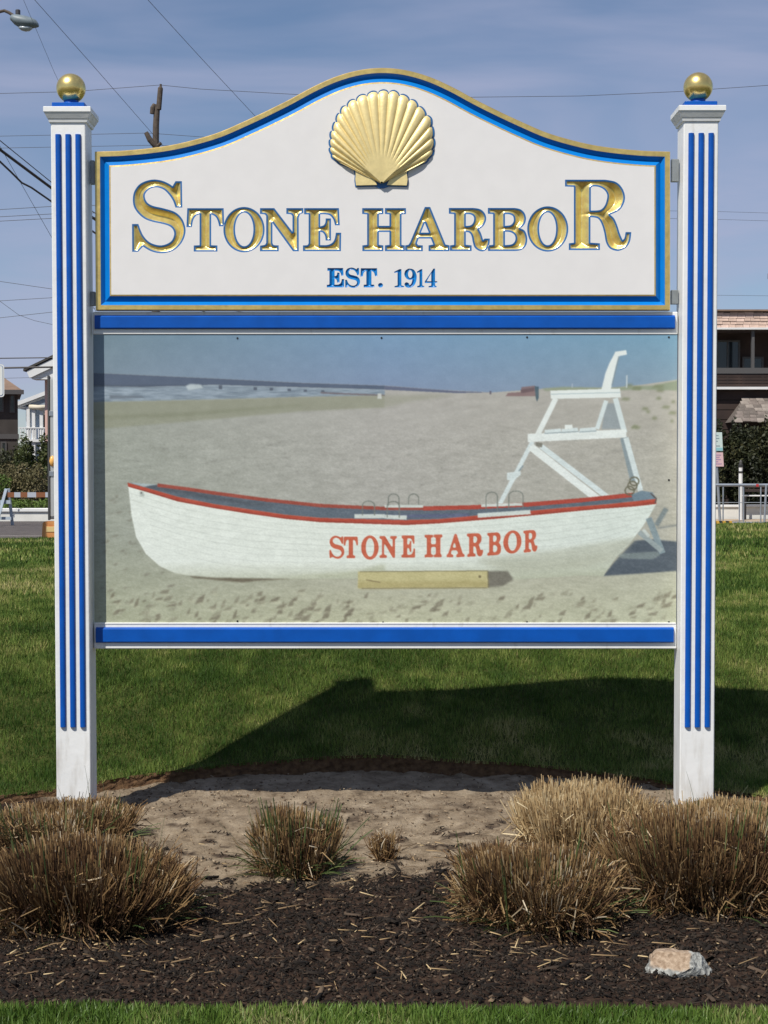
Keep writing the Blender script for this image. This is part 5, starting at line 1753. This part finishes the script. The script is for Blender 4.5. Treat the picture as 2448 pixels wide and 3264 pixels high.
# ---- pale blue house with porch
d = 90.0
Yh = CAM_Y + d
g = lambda px, py: gz(px, py, d)
house = empty('pale_blue_house', (g(170, 1500).x, Yh + 4, STREET), 'pale blue house with white gable edge, porch columns and railing', 'house')
xa, xb = g(40, 1300).x, g(420, 1300).x
za, zr = g(58, 1296).z, g(230, 1224).z
xm = g(230, 1224).x
MB().prism_xz([(xa + 0.3, STREET), (xb - 0.3, STREET), (xb - 0.3, za - 0.1), (xm, zr - 0.2), (xa + 0.3, za - 0.1)], Yh + 2.0, Yh + 9).build('wall', PALEBLUE, house)
for sgn in (-1, 1):
    xe_ = xa if sgn < 0 else xb
    MB().prism_xz([(xe_, za - 0.06), (xm, zr - 0.06), (xm, zr + 0.16), (xe_, za + 0.16)], Yh - 0.1, Yh + 9.2).build('roof', TRIM, house)
MB().prism_xz([(xa + 0.5, za + 0.0), (xb - 0.5, za + 0.0), (xm, zr - 0.22)], Yh + 0.1, Yh + 0.3).build('gable', mat('grey_blue_gable', (0.22, 0.26, 0.31), 0.8), house)
for px in (88, 105, 130):
    x = g(px, 1300).x
    MB().box(x - 0.09, x + 0.09, Yh + 0.1, Yh + 0.28, g(0, 1480).z, za + 0.1).build('column', TRIM, house)
MB().box(xa + 0.3, xb - 0.3, Yh + 0.0, Yh + 2.0, g(0, 1400).z - 0.15, g(0, 1400).z).build('porch_floor', TRIM, house)
zr1, zr0 = g(0, 1362).z, g(0, 1398).z
MB().box(xa + 0.3, xb - 0.3, Yh + 0.05, Yh + 0.12, zr1 - 0.06, zr1).build('porch_rail', TRIM, house)
for k in range(26):
    x = xa + 0.4 + k * 0.14
    MB().box(x, x + 0.045, Yh + 0.07, Yh + 0.11, zr0, zr1 - 0.06).build('baluster', TRIM, house)
a, b = g(115, 1318), g(141, 1362)
window(a.x, b.x, b.z, a.z, Yh + 2.0, house, TRIM, 1, 0.12)
a, b = g(93, 1290), g(170, 1302)
MB().tube([(a.x, Yh + 0.06, (a.z + b.z) / 2), (a.x + (b.x - a.x) * 0.4, Yh - 0.02, (a.z + b.z) / 2 - 0.05), (b.x, Yh + 0.06, (a.z + b.z) / 2)], 0.13, 8).build('rolled_awning', mat('cream_canvas', (0.62, 0.56, 0.44), 0.9), house, True)

# ---- building with the white eave behind the trailer
d = 66.0
Yh = CAM_Y + d
g = lambda px, py: gz(px, py, d)
house = empty('pink_house', (g(330, 1500).x, Yh + 4, STREET), 'pink walled house with wide white eaves and dark roof behind the silver trailer', 'house')
xa = g(143, 1300).x
xb = g(640, 1300).x
zE = g(104, 1200).z
MB().box(xa, xb, Yh, Yh + 8, STREET, zE).build('wall', PINKWALL, house)
xo = g(100, 1200).x
xo2 = g(690, 1200).x
xm = (xo + xo2) / 2
zE1 = g(100, 1184).z
zM = zE1 + (xm - xo) * 0.48
eave = MB()
eave.prism_xz([(xo, zE1 - 0.05), (xm, zM - 0.05), (xo2, zE1 - 0.05), (xo2, zE1 - 0.30), (xm, zM - 0.42), (xo + 0.12, zE1 - 0.32)], Yh - 0.9, Yh - 0.78)
eave.build('eave_board', TRIM, house)
for sgn in (0, 1):
    x0_, x1_ = (xo - 0.12, xm) if sgn == 0 else (xo2 + 0.12, xm)
    MB().prism_xz([(x0_, zE1 - 0.05), (x1_, zM), (x1_, zM + 0.09), (x0_, zE1 + 0.04)], Yh - 0.95, Yh + 8.6).build('roof', mat('dark_roof', (0.06, 0.055, 0.05), 0.9), house)
MB().prism_xz([(xo + 0.15, zE1 - 0.30), (xm, zM - 0.4), (xo2 - 0.15, zE1 - 0.30), (xo2 - 0.2, zE1 - 0.36), (xo + 0.2, zE1 - 0.36)], Yh - 0.78, Yh + 0.02).build('soffit', TRIM, house)

# ---- silver trailer
d = 38.0
Yt = CAM_Y + d
g = lambda px, py: gz(px, py, d)
x0 = g(152, 1400).x
z1, z0 = g(152, 1199).z, g(152, 1655).z
STEEL = mat('brushed_aluminium', (0.62, 0.61, 0.58), 0.32, metal=0.55, var=0.08, vscale=1.4)
tr = empty('box_trailer', (x0 + 1.2, Yt + 3, STREET), 'silver box trailer standing behind the post beside an orange block', 'trailer')
xt1 = x0 + 2.45
MB().bbox(x0 + 0.03, xt1 - 0.03, Yt + 0.02, Yt + 6.2, z0, z1, 0.03).build('body', STEEL, tr)
MB().bbox(x0, x0 + 0.05, Yt - 0.02, Yt + 0.06, z0 - 0.02, z1 + 0.02, 0.008).build('corner_post', mat('dark_corner', (0.06, 0.06, 0.06), 0.5), tr)
MB().bbox(xt1 - 0.05, xt1, Yt - 0.02, Yt + 0.06, z0 - 0.02, z1 + 0.02, 0.008).build('corner_post', MATS['dark_corner'], tr)
for k in (0, 1):
    xd0 = x0 + 0.06 + k * 1.17
    dd = MB().bbox(xd0, xd0 + 1.15, Yt - 0.012, Yt + 0.03, z0 + 0.06, z1 - 0.06, 0.01).build('rear_door', STEEL, tr)
    MB().tube([(xd0 + (1.05 if k == 0 else 0.1), Yt - 0.04, z0 + 0.15), (xd0 + (1.05 if k == 0 else 0.1), Yt - 0.04, z1 - 0.15)], 0.018, 8).build('lock_rod', GALV, dd)
for zz in (1.0, 2.4):
    MB().bbox(x0 + 0.04, x0 + 0.14, Yt - 0.035, Yt - 0.01, z0 + zz, z0 + zz + 0.12, 0.006).build('hinge', GALV, tr)
lz = g(157, 1470).z
lamp = MB()  # amber bulge put in for the sun's glare on the trailer corner
lamp.lathe([(0.005, lz - 0.13), (0.05, lz - 0.10), (0.075, lz), (0.05, lz + 0.10), (0.005, lz + 0.13)], x0 + 0.11, Yt - 0.005, 16)
lamp.build('corner_glare', mat('amber_glare', (0.85, 0.45, 0.12), 0.12), tr, True)
TYRE = mat('tyre', (0.02, 0.02, 0.02), 0.8)
for sx in (0.18, 2.05):
    for yy in (2.6, 3.5):
        t_ = MB()
        R0 = 0.36
        prof = [(R0 * 0.55, 0), (R0 * 0.95, 0), (R0, 0.03), (R0, 0.17), (R0 * 0.95, 0.2), (R0 * 0.55, 0.2)]
        nn = 24
        for rad, xo_ in prof:
            for k in range(nn):
                a_ = 2 * math.pi * k / nn
                t_.v.append((x0 + sx + xo_, Yt + yy + rad * math.cos(a_), STREET + R0 + rad * math.sin(a_)))
        for i_ in range(len(prof) - 1):
            for k in range(nn):
                t_.f.append((i_ * nn + k, i_ * nn + (k + 1) % nn, (i_ + 1) * nn + (k + 1) % nn, (i_ + 1) * nn + k)); t_.m.append(0)
        t_.f += [tuple(range(nn)), tuple(range((len(prof) - 1) * nn, len(prof) * nn))]; t_.m += [0, 0]
        t_.build('wheel', TYRE, tr)
MB().bbox(x0 + 0.9, x0 + 1.0, Yt - 0.1, Yt + 6.0, z0 - 0.16, z0, 0.01).bbox(x0 + 1.5, x0 + 1.6, Yt - 0.1, Yt + 6.0, z0 - 0.16, z0, 0.01).build('chassis', MATS['dark_corner'], tr)
# orange block
d = 37.2
g = lambda px, py: gz(px, py, d)
a = g(136, 1662)
ORANGE = mat('faded_orange', (0.52, 0.17, 0.045), 0.7, col2=(0.60, 0.30, 0.09), vscale=5)
ob = empty('orange_barrier_block', (a.x + 0.3, CAM_Y + d + 0.2, STREET), 'faded orange plastic barrier block beside the silver trailer', 'barrier')
w_ = 0.62
MB().prism_xz([(a.x - 0.03, STREET), (a.x + w_ + 0.03, STREET), (a.x + w_, a.z - 0.04), (a.x + w_ - 0.04, a.z), (a.x + 0.04, a.z), (a.x, a.z - 0.04)], CAM_Y + d, CAM_Y + d + 0.42).build('body', ORANGE, ob)
MB().bbox(a.x + 0.08, a.x + w_ - 0.08, CAM_Y + d - 0.012, CAM_Y + d + 0.01, a.z - 0.24, a.z - 0.12, 0.004).build('reflector', mat('pale_yellow', (0.65, 0.48, 0.20), 0.5), ob)

# ---- striped barricade
d = 50.0
Yb = CAM_Y + d
g = lambda px, py: gz(px, py, d)
bar = empty('barricade', (g(20, 1670).x, Yb, STREET), 'grey A frame barricade with orange and white striped board', 'barricade')
GREYWOOD = mat('grey_plastic', (0.36, 0.42, 0.48), 0.7, var=0.08, vscale=4)
STR_O = mat('stripe_orange', (0.22, 0.08, 0.03), 0.6); STR_W = mat('stripe_white', (0.40, 0.43, 0.48), 0.6)
def aframe(pxc):
    xc = g(pxc, 1600).x
    zt = g(0, 1560).z
    for s in (-1, 1):
        MB().bar((xc + s * 0.03, Yb + s * 0.04, zt), (xc + s * 0.06, Yb + s * 0.28, STREET), 0.09, 0.05).build('leg', GREYWOOD, bar)
    MB().bar((xc, Yb - 0.20, g(0, 1655).z), (xc - 0.25, Yb - 0.20, g(0, 1655).z), 0.09, 0.04).build('foot_brace', GREYWOOD, bar)
for s, px in ((0, 24), (1, 215)):
    xc = g(px, 1600).x
    zt = g(0, 1558).z
    for k in (-1, 1):
        MB().bar((xc + k * 0.035, Yb - 0.02, zt), (xc + k * 0.19 - 0.1, Yb + k * 0.26, STREET), 0.085, 0.05).build('leg', GREYWOOD, bar)
    MB().bar((xc - 0.22, Yb - 0.03, g(0, 1600).z), (xc + 0.1, Yb - 0.03, g(0, 1600).z), 0.11, 0.05).build('cross_brace', GREYWOOD, bar)
    MB().bar((xc - 0.28, Yb - 0.03, g(0, 1652).z), (xc + 0.12, Yb - 0.03, g(0, 1652).z), 0.09, 0.05).build('cross_brace', GREYWOOD, bar)
zb1, zb0 = g(0, 1569).z, g(0, 1585).z
xs_ = [g(p, 1577).x for p in (26, 47, 67, 89, 117, 146, 172, 198, 222)]
for k in range(len(xs_) - 1):
    MB().box(xs_[k], xs_[k + 1] - 0.002, Yb - 0.075, Yb - 0.05, zb0, zb1).build('board_stripe', STR_O if k % 2 == 0 else STR_W, bar)

# ---- crowd barrier on the right
d = 49.0
Yb = CAM_Y + d
g = lambda px, py: gz(px, py, d)
cb = empty('crowd_barrier', (g(2360, 1670).x, Yb, STREET), 'grey steel crowd barrier with upright bars along the lawn', 'barrier')
xs0, xs1 = g(2244, 1600).x, g(2500, 1600).x
zt = g(0, 1546).z
zb = STREET + 0.12
MB().tube([(xs0, Yb, zt), (xs1, Yb, zt)], 0.045, 8).build('top_rail', GALV, cb)
MB().tube([(xs0, Yb, zb), (xs1, Yb, zb)], 0.025, 8).build('bottom_rail', GALV, cb)
MB().tube([(xs0, Yb, g(0, 1602).z), (xs1, Yb, g(0, 1602).z)], 0.012, 6).build('middle_rail', GALV, cb)
for p in (2254, 2305, 2357, 2370, 2425, 2478, 2491):
    x = g(p, 1600).x
    MB().tube([(x, Yb, zb), (x, Yb, zt)], 0.022, 6).build('upright', GALV, cb)
x = g(2438, 1600).x
MB().tube([(x + 0.03, Yb - 0.04, zt), (x - 0.03, Yb - 0.06, STREET)], 0.035, 8).build('leg', GALV, cb)
x = g(2413, 1600).x
MB().bbox(x - 0.04, x + 0.04, Yb - 0.05, Yb - 0.035, zt - 0.05, zt + 0.03, 0.003).build('red_tag', mat('red_tag', (0.45, 0.03, 0.03), 0.5), cb)

# ---- regulation sign on a leaning post
d = 50.5
Yb = CAM_Y + d
g = lambda px, py: gz(px, py, d)
rs = empty('notice_sign', (g(2294, 1670).x, Yb, STREET), 'leaning grey post with a pale green notice above a pink notice', 'sign')
MB().tube([(g(2296, 1665).x, Yb, STREET - 0.05), (g(2278, 1380).x, Yb, g(0, 1376).z)], 0.042, 8).build('post', GALV, rs)
def plate(px0, px1, py0, py1, c, lines, tilt):
    P = [g(px0, py0), g(px1, py0), g(px1 + tilt, py1), g(px0 + tilt, py1)]
    pts = [(p.x, p.z) for p in P]
    pl = MB().prism_xz(pts, Yb - 0.065, Yb - 0.05).build('plate', c, rs)
    for (a0, a1, yy) in lines:
        q0, q1 = g(px0 + a0 * (px1 - px0) + tilt * (yy - py0) / (py1 - py0), yy), g(px0 + a1 * (px1 - px0), yy + 3.2)
        MB().box(q0.x, q1.x, Yb - 0.068, Yb - 0.066, q1.z, q0.z).build('print_line', INK, pl)
    return pl
INK = mat('faded_ink', (0.22, 0.28, 0.30), 0.7)
p_ = plate(2256, 2300, 1378, 1438, mat('pale_green_plate', (0.52, 0.62, 0.58), 0.5), [(0.15, 0.75, 1387), (0.2, 0.8, 1396), (0.15, 0.7, 1405), (0.1, 0.85, 1420)], 3)
a, b = g(2258, 1427), g(2302, 1437)
MB().box(a.x, b.x, Yb - 0.070, Yb - 0.066, b.z, a.z).build('teal_band', mat('teal_print', (0.25, 0.48, 0.50), 0.5), p_)
INK = mat('faded_purple_ink', (0.36, 0.24, 0.36), 0.7)
plate(2259, 2303, 1442, 1487, mat('pink_plate', (0.62, 0.42, 0.42), 0.5), [(0.15, 0.85, 1449), (0.25, 0.75, 1456), (0.1, 0.85, 1463), (0.35, 0.65, 1470), (0.12, 0.9, 1477)], 3)

# ---- bollard with a lamp top
d = 53.0
Yb = CAM_Y + d
g = lambda px, py: gz(px, py, d)
bl = empty('bollard', (g(2361, 1660).x, Yb, STREET), 'white bollard with black bands in front of the dark hedge', 'bollard')
x = g(2361, 1500).x
MB().lathe([(0.065, STREET), (0.065, g(0, 1508).z)], x, Yb, 14).build('shaft', TRIM, bl, False)
BLK = mat('black_band', (0.02, 0.02, 0.02), 0.6)
MB().lathe([(0.075, g(0, 1508).z), (0.075, g(0, 1502).z)], x, Yb, 14).build('band', BLK, bl)
MB().lathe([(0.06, g(0, 1502).z), (0.066, g(0, 1489).z)], x, Yb, 14).build('collar', TRIM, bl)
MB().lathe([(0.08, g(0, 1489).z), (0.08, g(0, 1481).z), (0.05, g(0, 1478).z)], x, Yb, 14).build('band', BLK, bl)
MB().lathe([(0.045, g(0, 1478).z), (0.05, g(0, 1471).z), (0.01, g(0, 1466).z)], x, Yb, 14).build('cap', GREYTRIM, bl)

# ---- bench
d = 55.6 - 2.0
Yb = CAM_Y + d
g = lambda px, py: gz(px, py, d)
be = empty('bench', (g(2420, 1650).x, Yb, STREET), 'white slatted bench seat behind the crowd barrier', 'bench')
x0_, x1_ = g(2360, 1580).x, g(2500, 1580).x
zs = g(0, 1578).z
for k in range(3):
    MB().bbox(x0_, x1_, Yb - 0.2 + k * 0.13, Yb - 0.09 + k * 0.13, zs - 0.04, zs, 0.005).build('slat', TRIM, be)
for k in range(2):
    MB().bbox(x0_, x1_, Yb + 0.22, Yb + 0.25, zs + 0.10 + k * 0.14, zs + 0.2 + k * 0.14, 0.005).build('back_slat', DARKWOOD, be)
for x in (x0_ + 0.1, x1_ - 0.15):
    MB().bbox(x, x + 0.06, Yb - 0.18, Yb - 0.12, STREET, zs - 0.04, 0.004).build('leg', GREYTRIM, be)
    MB().bbox(x, x + 0.06, Yb + 0.16, Yb + 0.22, STREET, zs + 0.36, 0.004).build('leg', GREYTRIM, be)

# ---- yellow and black kerb stop
d = 47.5
Yb = CAM_Y + d
g = lambda px, py: gz(px, py, d)
ks = empty('kerb_stop', (g(2300, 1668).x, Yb, 0.03), 'yellow and black striped kerb stop on the tan pavement', 'kerb stop')
YEL = mat('yellow_stripe', (0.62, 0.36, 0.05), 0.6)
xs_ = np.linspace(g(2262, 1660).x, g(2334, 1660).x, 8)
for k in range(7):
    MB().prism_xz([(xs_[k], 0.03), (xs_[k + 1] - 0.003, 0.03), (xs_[k + 1] - 0.03, 0.15), (xs_[k] + (0.0 if k else 0.03), 0.15)], Yb - 0.1, Yb + 0.1).build('segment', YEL if k % 2 == 0 else BLK, ks)

# ---- street sign at the left edge
d = 30.0
Yb = CAM_Y + d
g = lambda px, py: gz(px, py, d)
ss = empty('street_sign', (g(-24, 1700).x, Yb, STREET), 'white street sign plate with thin blue border', 'sign')
def rrect(px0, px1, py0, py1, r):
    a, b = g(px0, py0), g(px1, py1)
    pts = []
    for cx_, cz_, t0 in ((b.x - r, a.z - r, 0), (a.x + r, a.z - r, 90), (a.x + r, b.z + r, 180), (b.x - r, b.z + r, 270)):
        for k in range(5):
            t = math.radians(t0 + k * 22.5)
            pts.append((cx_ + r * math.cos(t), cz_ + r * math.sin(t)))
    return pts
MB().prism_xz(rrect(-64, 16, 1162, 1266, 0.05), Yb - 0.055, Yb - 0.05).build('plate', TRIM, ss)
MB().prism_xz(rrect(-61, 12.5, 1166, 1262, 0.04), Yb - 0.058, Yb - 0.0555).build('border', OUTLINE, ss)
MB().prism_xz(rrect(-60, 11.3, 1167.5, 1260.5, 0.036), Yb - 0.061, Yb - 0.0585).build('sign_field', TRIM, ss)
MB().tube([(g(-24, 1700).x, Yb, STREET - 0.1), (g(-24, 1700).x, Yb, g(0, 1160).z)], 0.03, 8).build('post', GALV, ss)

# ---- street lamp, top left
d = 34.0
Yb = CAM_Y + d
g = lambda px, py: gz(px, py, d)
sl = empty('street_lamp', (g(-330, 1700).x, Yb, STREET), 'grey cobra head street lamp on a curved arm against the sky', 'street lamp')
xp = g(-330, 300).x
MB().tube([(xp, Yb, STREET), (xp, Yb, g(0, 160).z)], [0.12, 0.08], 12).build('pole', POLE, sl)
MB().tube([tuple(g(-330, 190)), tuple(g(-200, 95)), tuple(g(-60, 50)), tuple(g(-4, 38)), tuple(g(14, 34)), tuple(g(28, 40)), tuple(g(48, 53))], 0.033, 8).build('arm', POLE, sl)
LAMPH = mat('lamp_housing', (0.17, 0.21, 0.23), 0.5, var=0.15, vscale=6)
def loft(secs, name, m, smooth=True):
    """secs: (px, py_centre, half height px, half depth m)"""
    mb = MB()
    nn = 16
    for px, py, hh, hd in secs:
        c_ = g(px, py)
        hz_ = hh / F_PX * d
        for k in range(nn):
            t = 2 * math.pi * k / nn
            mb.v.append((c_.x, Yb + hd * math.cos(t), c_.z + hz_ * math.sin(t)))
    for i_ in range(len(secs) - 1):
        for k in range(nn):
            mb.f.append((i_ * nn + k, i_ * nn + (k + 1) % nn, (i_ + 1) * nn + (k + 1) % nn, (i_ + 1) * nn + k)); mb.m.append(0)
    mb.f += [tuple(range(nn - 1, -1, -1)), tuple(range((len(secs) - 1) * nn, len(secs) * nn))]; mb.m += [0, 0]
    return mb.build(name, m, sl, smooth)
loft([(33, 59, 5, 0.05), (38, 58, 11, 0.09), (46, 62, 16, 0.12), (60, 67, 20, 0.15), (80, 71, 20, 0.16), (100, 73, 17, 0.14), (115, 76, 12, 0.10), (122, 80, 6, 0.05), (124, 82, 2, 0.02)], 'housing', LAMPH)
loft([(60, 88, 3, 0.06), (68, 90, 7, 0.10), (80, 91, 9, 0.11), (92, 91, 8, 0.10), (103, 89, 3, 0.05)], 'lens', mat('lamp_lens', (0.42, 0.47, 0.50), 0.2))
c_ = g(57, 38)
MB().lathe([(0.045, g(57, 48).z), (0.052, g(57, 46).z), (0.052, g(57, 33).z), (0.04, g(57, 31).z)], c_.x, Yb, 14).build('photocell', mat('photocell', (0.05, 0.05, 0.055), 0.5), sl)

# ---- utility pole
d = 52.0
Yp = CAM_Y + d
g = lambda px, py: gz(px, py, d)
up = empty('utility_pole', (g(496, 1700).x, Yp, STREET), 'weathered wooden utility pole rising behind the carved header', 'pole')
xp = g(496, 400).x
MB().tube([(xp - 0.02, Yp, STREET - 0.2), (xp, Yp, g(0, 480).z), (g(496, 0).x, Yp, g(0, 400).z), (g(500, 0).x, Yp, g(0, 334).z)], [0.17, 0.105, 0.10, 0.095], 12).build('shaft', POLE, up)
MB().tube([(g(505, 0).x, Yp - 0.03, g(0, 350).z), (g(511, 0).x, Yp - 0.03, g(0, 282).z), (g(512, 0).x, Yp - 0.03, g(0, 276).z)], [0.085, 0.082, 0.04], 10).build('top_extension', POLE, up)
MB().tube([(g(512, 0).x, Yp - 0.03, g(0, 277).z), (g(512, 0).x, Yp - 0.03, g(0, 269).z)], 0.035, 8).build('insulator', POLE, up)
MB().tube([(g(484, 0).x, Yp - 0.05, g(0, 364).z), (g(487, 0).x, Yp - 0.05, g(0, 345).z), (g(492, 0).x, Yp - 0.03, g(0, 333).z)], [0.07, 0.085, 0.06], 10).build('bracket', POLE, up)
MB().tube([(g(498, 0).x, Yp - 0.06, g(0, 472).z), (g(478, 0).x, Yp - 0.12, g(0, 448).z), (g(466, 0).x, Yp - 0.14, g(0, 425).z)], [0.08, 0.09, 0.07], 10).build('cutout_arm', POLE, up)
MB().tube([(g(500, 0).x, Yp - 0.06, g(0, 468).z), (g(514, 0).x, Yp - 0.1, g(0, 458).z)], [0.06, 0.05], 8).build('insulator', POLE, up)

# ---- overhead wires
def wire(pts, r, label, group, thick=None):
    """pts: (px, py, d)"""
    P = [gz(*p) for p in pts]
    out = []
    for i_ in range(len(P) - 1):
        for s in range(6):
            out.append(P[i_].lerp(P[i_ + 1], s / 6))
    out.append(P[-1])
    mb = MB().tube(out, r * (0.72 if r < 0.015 else 1.0), 5)
    o = mb.build('overhead_wire', WIRE)
    return tag(o, label, 'wire', group)
G1 = 'thin wires crossing the sky'
wire([(-900, 330, 52), (0, 298, 52), (230, 292, 52), (510, 271, 52), (640, 284, 52), (960, 302, 52), (1400, 311, 52), (1850, 306, 52), (2160, 292, 52), (2448, 272, 52), (3200, 190, 52)], 0.011, 'thin wire carried on top of the utility pole', G1)
wire([(-900, 440, 52), (0, 434, 52), (300, 428, 52), (470, 424, 52), (650, 437, 52), (1200, 470, 52), (2000, 500, 52)], 0.010, 'thin wire meeting the utility pole at its slanted arm', G1)
wire([(-900, 485, 52), (0, 472, 52), (480, 463, 52), (1200, 480, 52)], 0.010, 'thin wire just under the slanted arm of the utility pole', G1)
wire([(-60, -200, 34), (111, 0, 38), (300, 213, 43), (520, 465, 52)], 0.009, 'thin wire slanting down to the utility pole', G1)
wire([(330, -160, 34), (472, 0, 38), (650, 195, 43), (815, 372, 48), (1000, 560, 56)], 0.009, 'thin wire slanting down to the curved header edge', G1)
wire([(30, -120, 32), (75, 0, 33), (120, 105, 34.5), (172, 228, 36), (230, 350, 38)], 0.005, 'faint wire slanting down past the street lamp to the gold ball', G1)
wire([(-500, 70, 30), (0, 448, 34), (165, 582, 36), (700, 960, 44)], 0.014, 'upper wire of the bundle slanting behind the striped post', 'cable bundle')
wire([(-500, 110, 30), (0, 477, 34), (165, 600, 36), (700, 985, 44)], 0.032, 'thick black cable of the bundle slanting behind the striped post', 'cable bundle')
wire([(-500, 130, 30), (0, 515, 34), (35, 548, 34.5), (70, 583, 35), (100, 598, 35.4), (165, 643, 36), (700, 1030, 44)], 0.022, 'lumpy black cable sagging under the thick cable', 'cable bundle')
wire([(-200, 130, 33), (5, 475, 34), (165, 757, 36), (400, 1150, 40)], 0.007, 'thin guy wire running steeply down from the cable bundle', G1)
for yy0, yy1, lb in ((668, 658, 'topmost of three level wires running close together'), (691, 682, 'middle one of three level wires running close together'), (705, 696, 'lowest of three level wires running close together')):
    wire([(-900, yy0 + 40, 60), (0, yy0, 60), (165, yy1, 60), (1200, yy1 - 25, 60)], 0.014, lb, 'three level wires')
wire([(-900, 790, 60), (0, 897, 60), (165, 921, 60), (900, 1010, 60)], 0.012, 'thin wire falling towards the white eave', G1)
for yy0, yy1, lb in ((959, 949, 'upper wire of the pair climbing gently behind the post'), (1013, 995, 'lower wire of the pair climbing gently behind the post')):
    wire([(-900, yy0 + 70, 60), (0, yy0, 60), (165, yy1, 60), (900, yy1 - 70, 60)], 0.012, lb, 'pair of climbing wires')
wire([(-300, 700, 58), (0, 960, 58), (60, 1004, 58), (110, 1022, 58), (165, 1034, 58), (500, 1050, 58)], 0.010, 'sagging thin wire curving below the climbing pair', G1)
wire([(-900, 1148, 58), (0, 1142, 58), (165, 1140, 58), (900, 1138, 58)], 0.020, 'dark level wire above the street sign', 'level cables over the eave')
wire([(-900, 1180, 58), (0, 1173, 58), (165, 1170, 58), (900, 1162, 58)], 0.034, 'thick dark level cable touching the white eave', 'level cables over the eave')
wire([(-900, 1222, 63), (0, 1206, 63), (165, 1202, 63), (900, 1196, 63)], 0.010, 'thin level wire below the eave tip', 'level cables over the eave')
wire([(1800, 668, 70), (2278, 674, 70), (2448, 679, 70), (3200, 700, 70)], 0.009, 'upper faint wire beside the sunlit post', 'faint wires beside the post')
wire([(1800, 690, 70), (2278, 699, 70), (2448, 704, 70), (3200, 730, 70)], 0.009, 'lower faint wire beside the sunlit post', 'faint wires beside the post')
wire([(1800, 935, 72), (2278, 941, 72), (2448, 943, 72), (3200, 950, 72)], 0.009, 'faint wire just above the tan shingle parapet', 'faint wires beside the post')
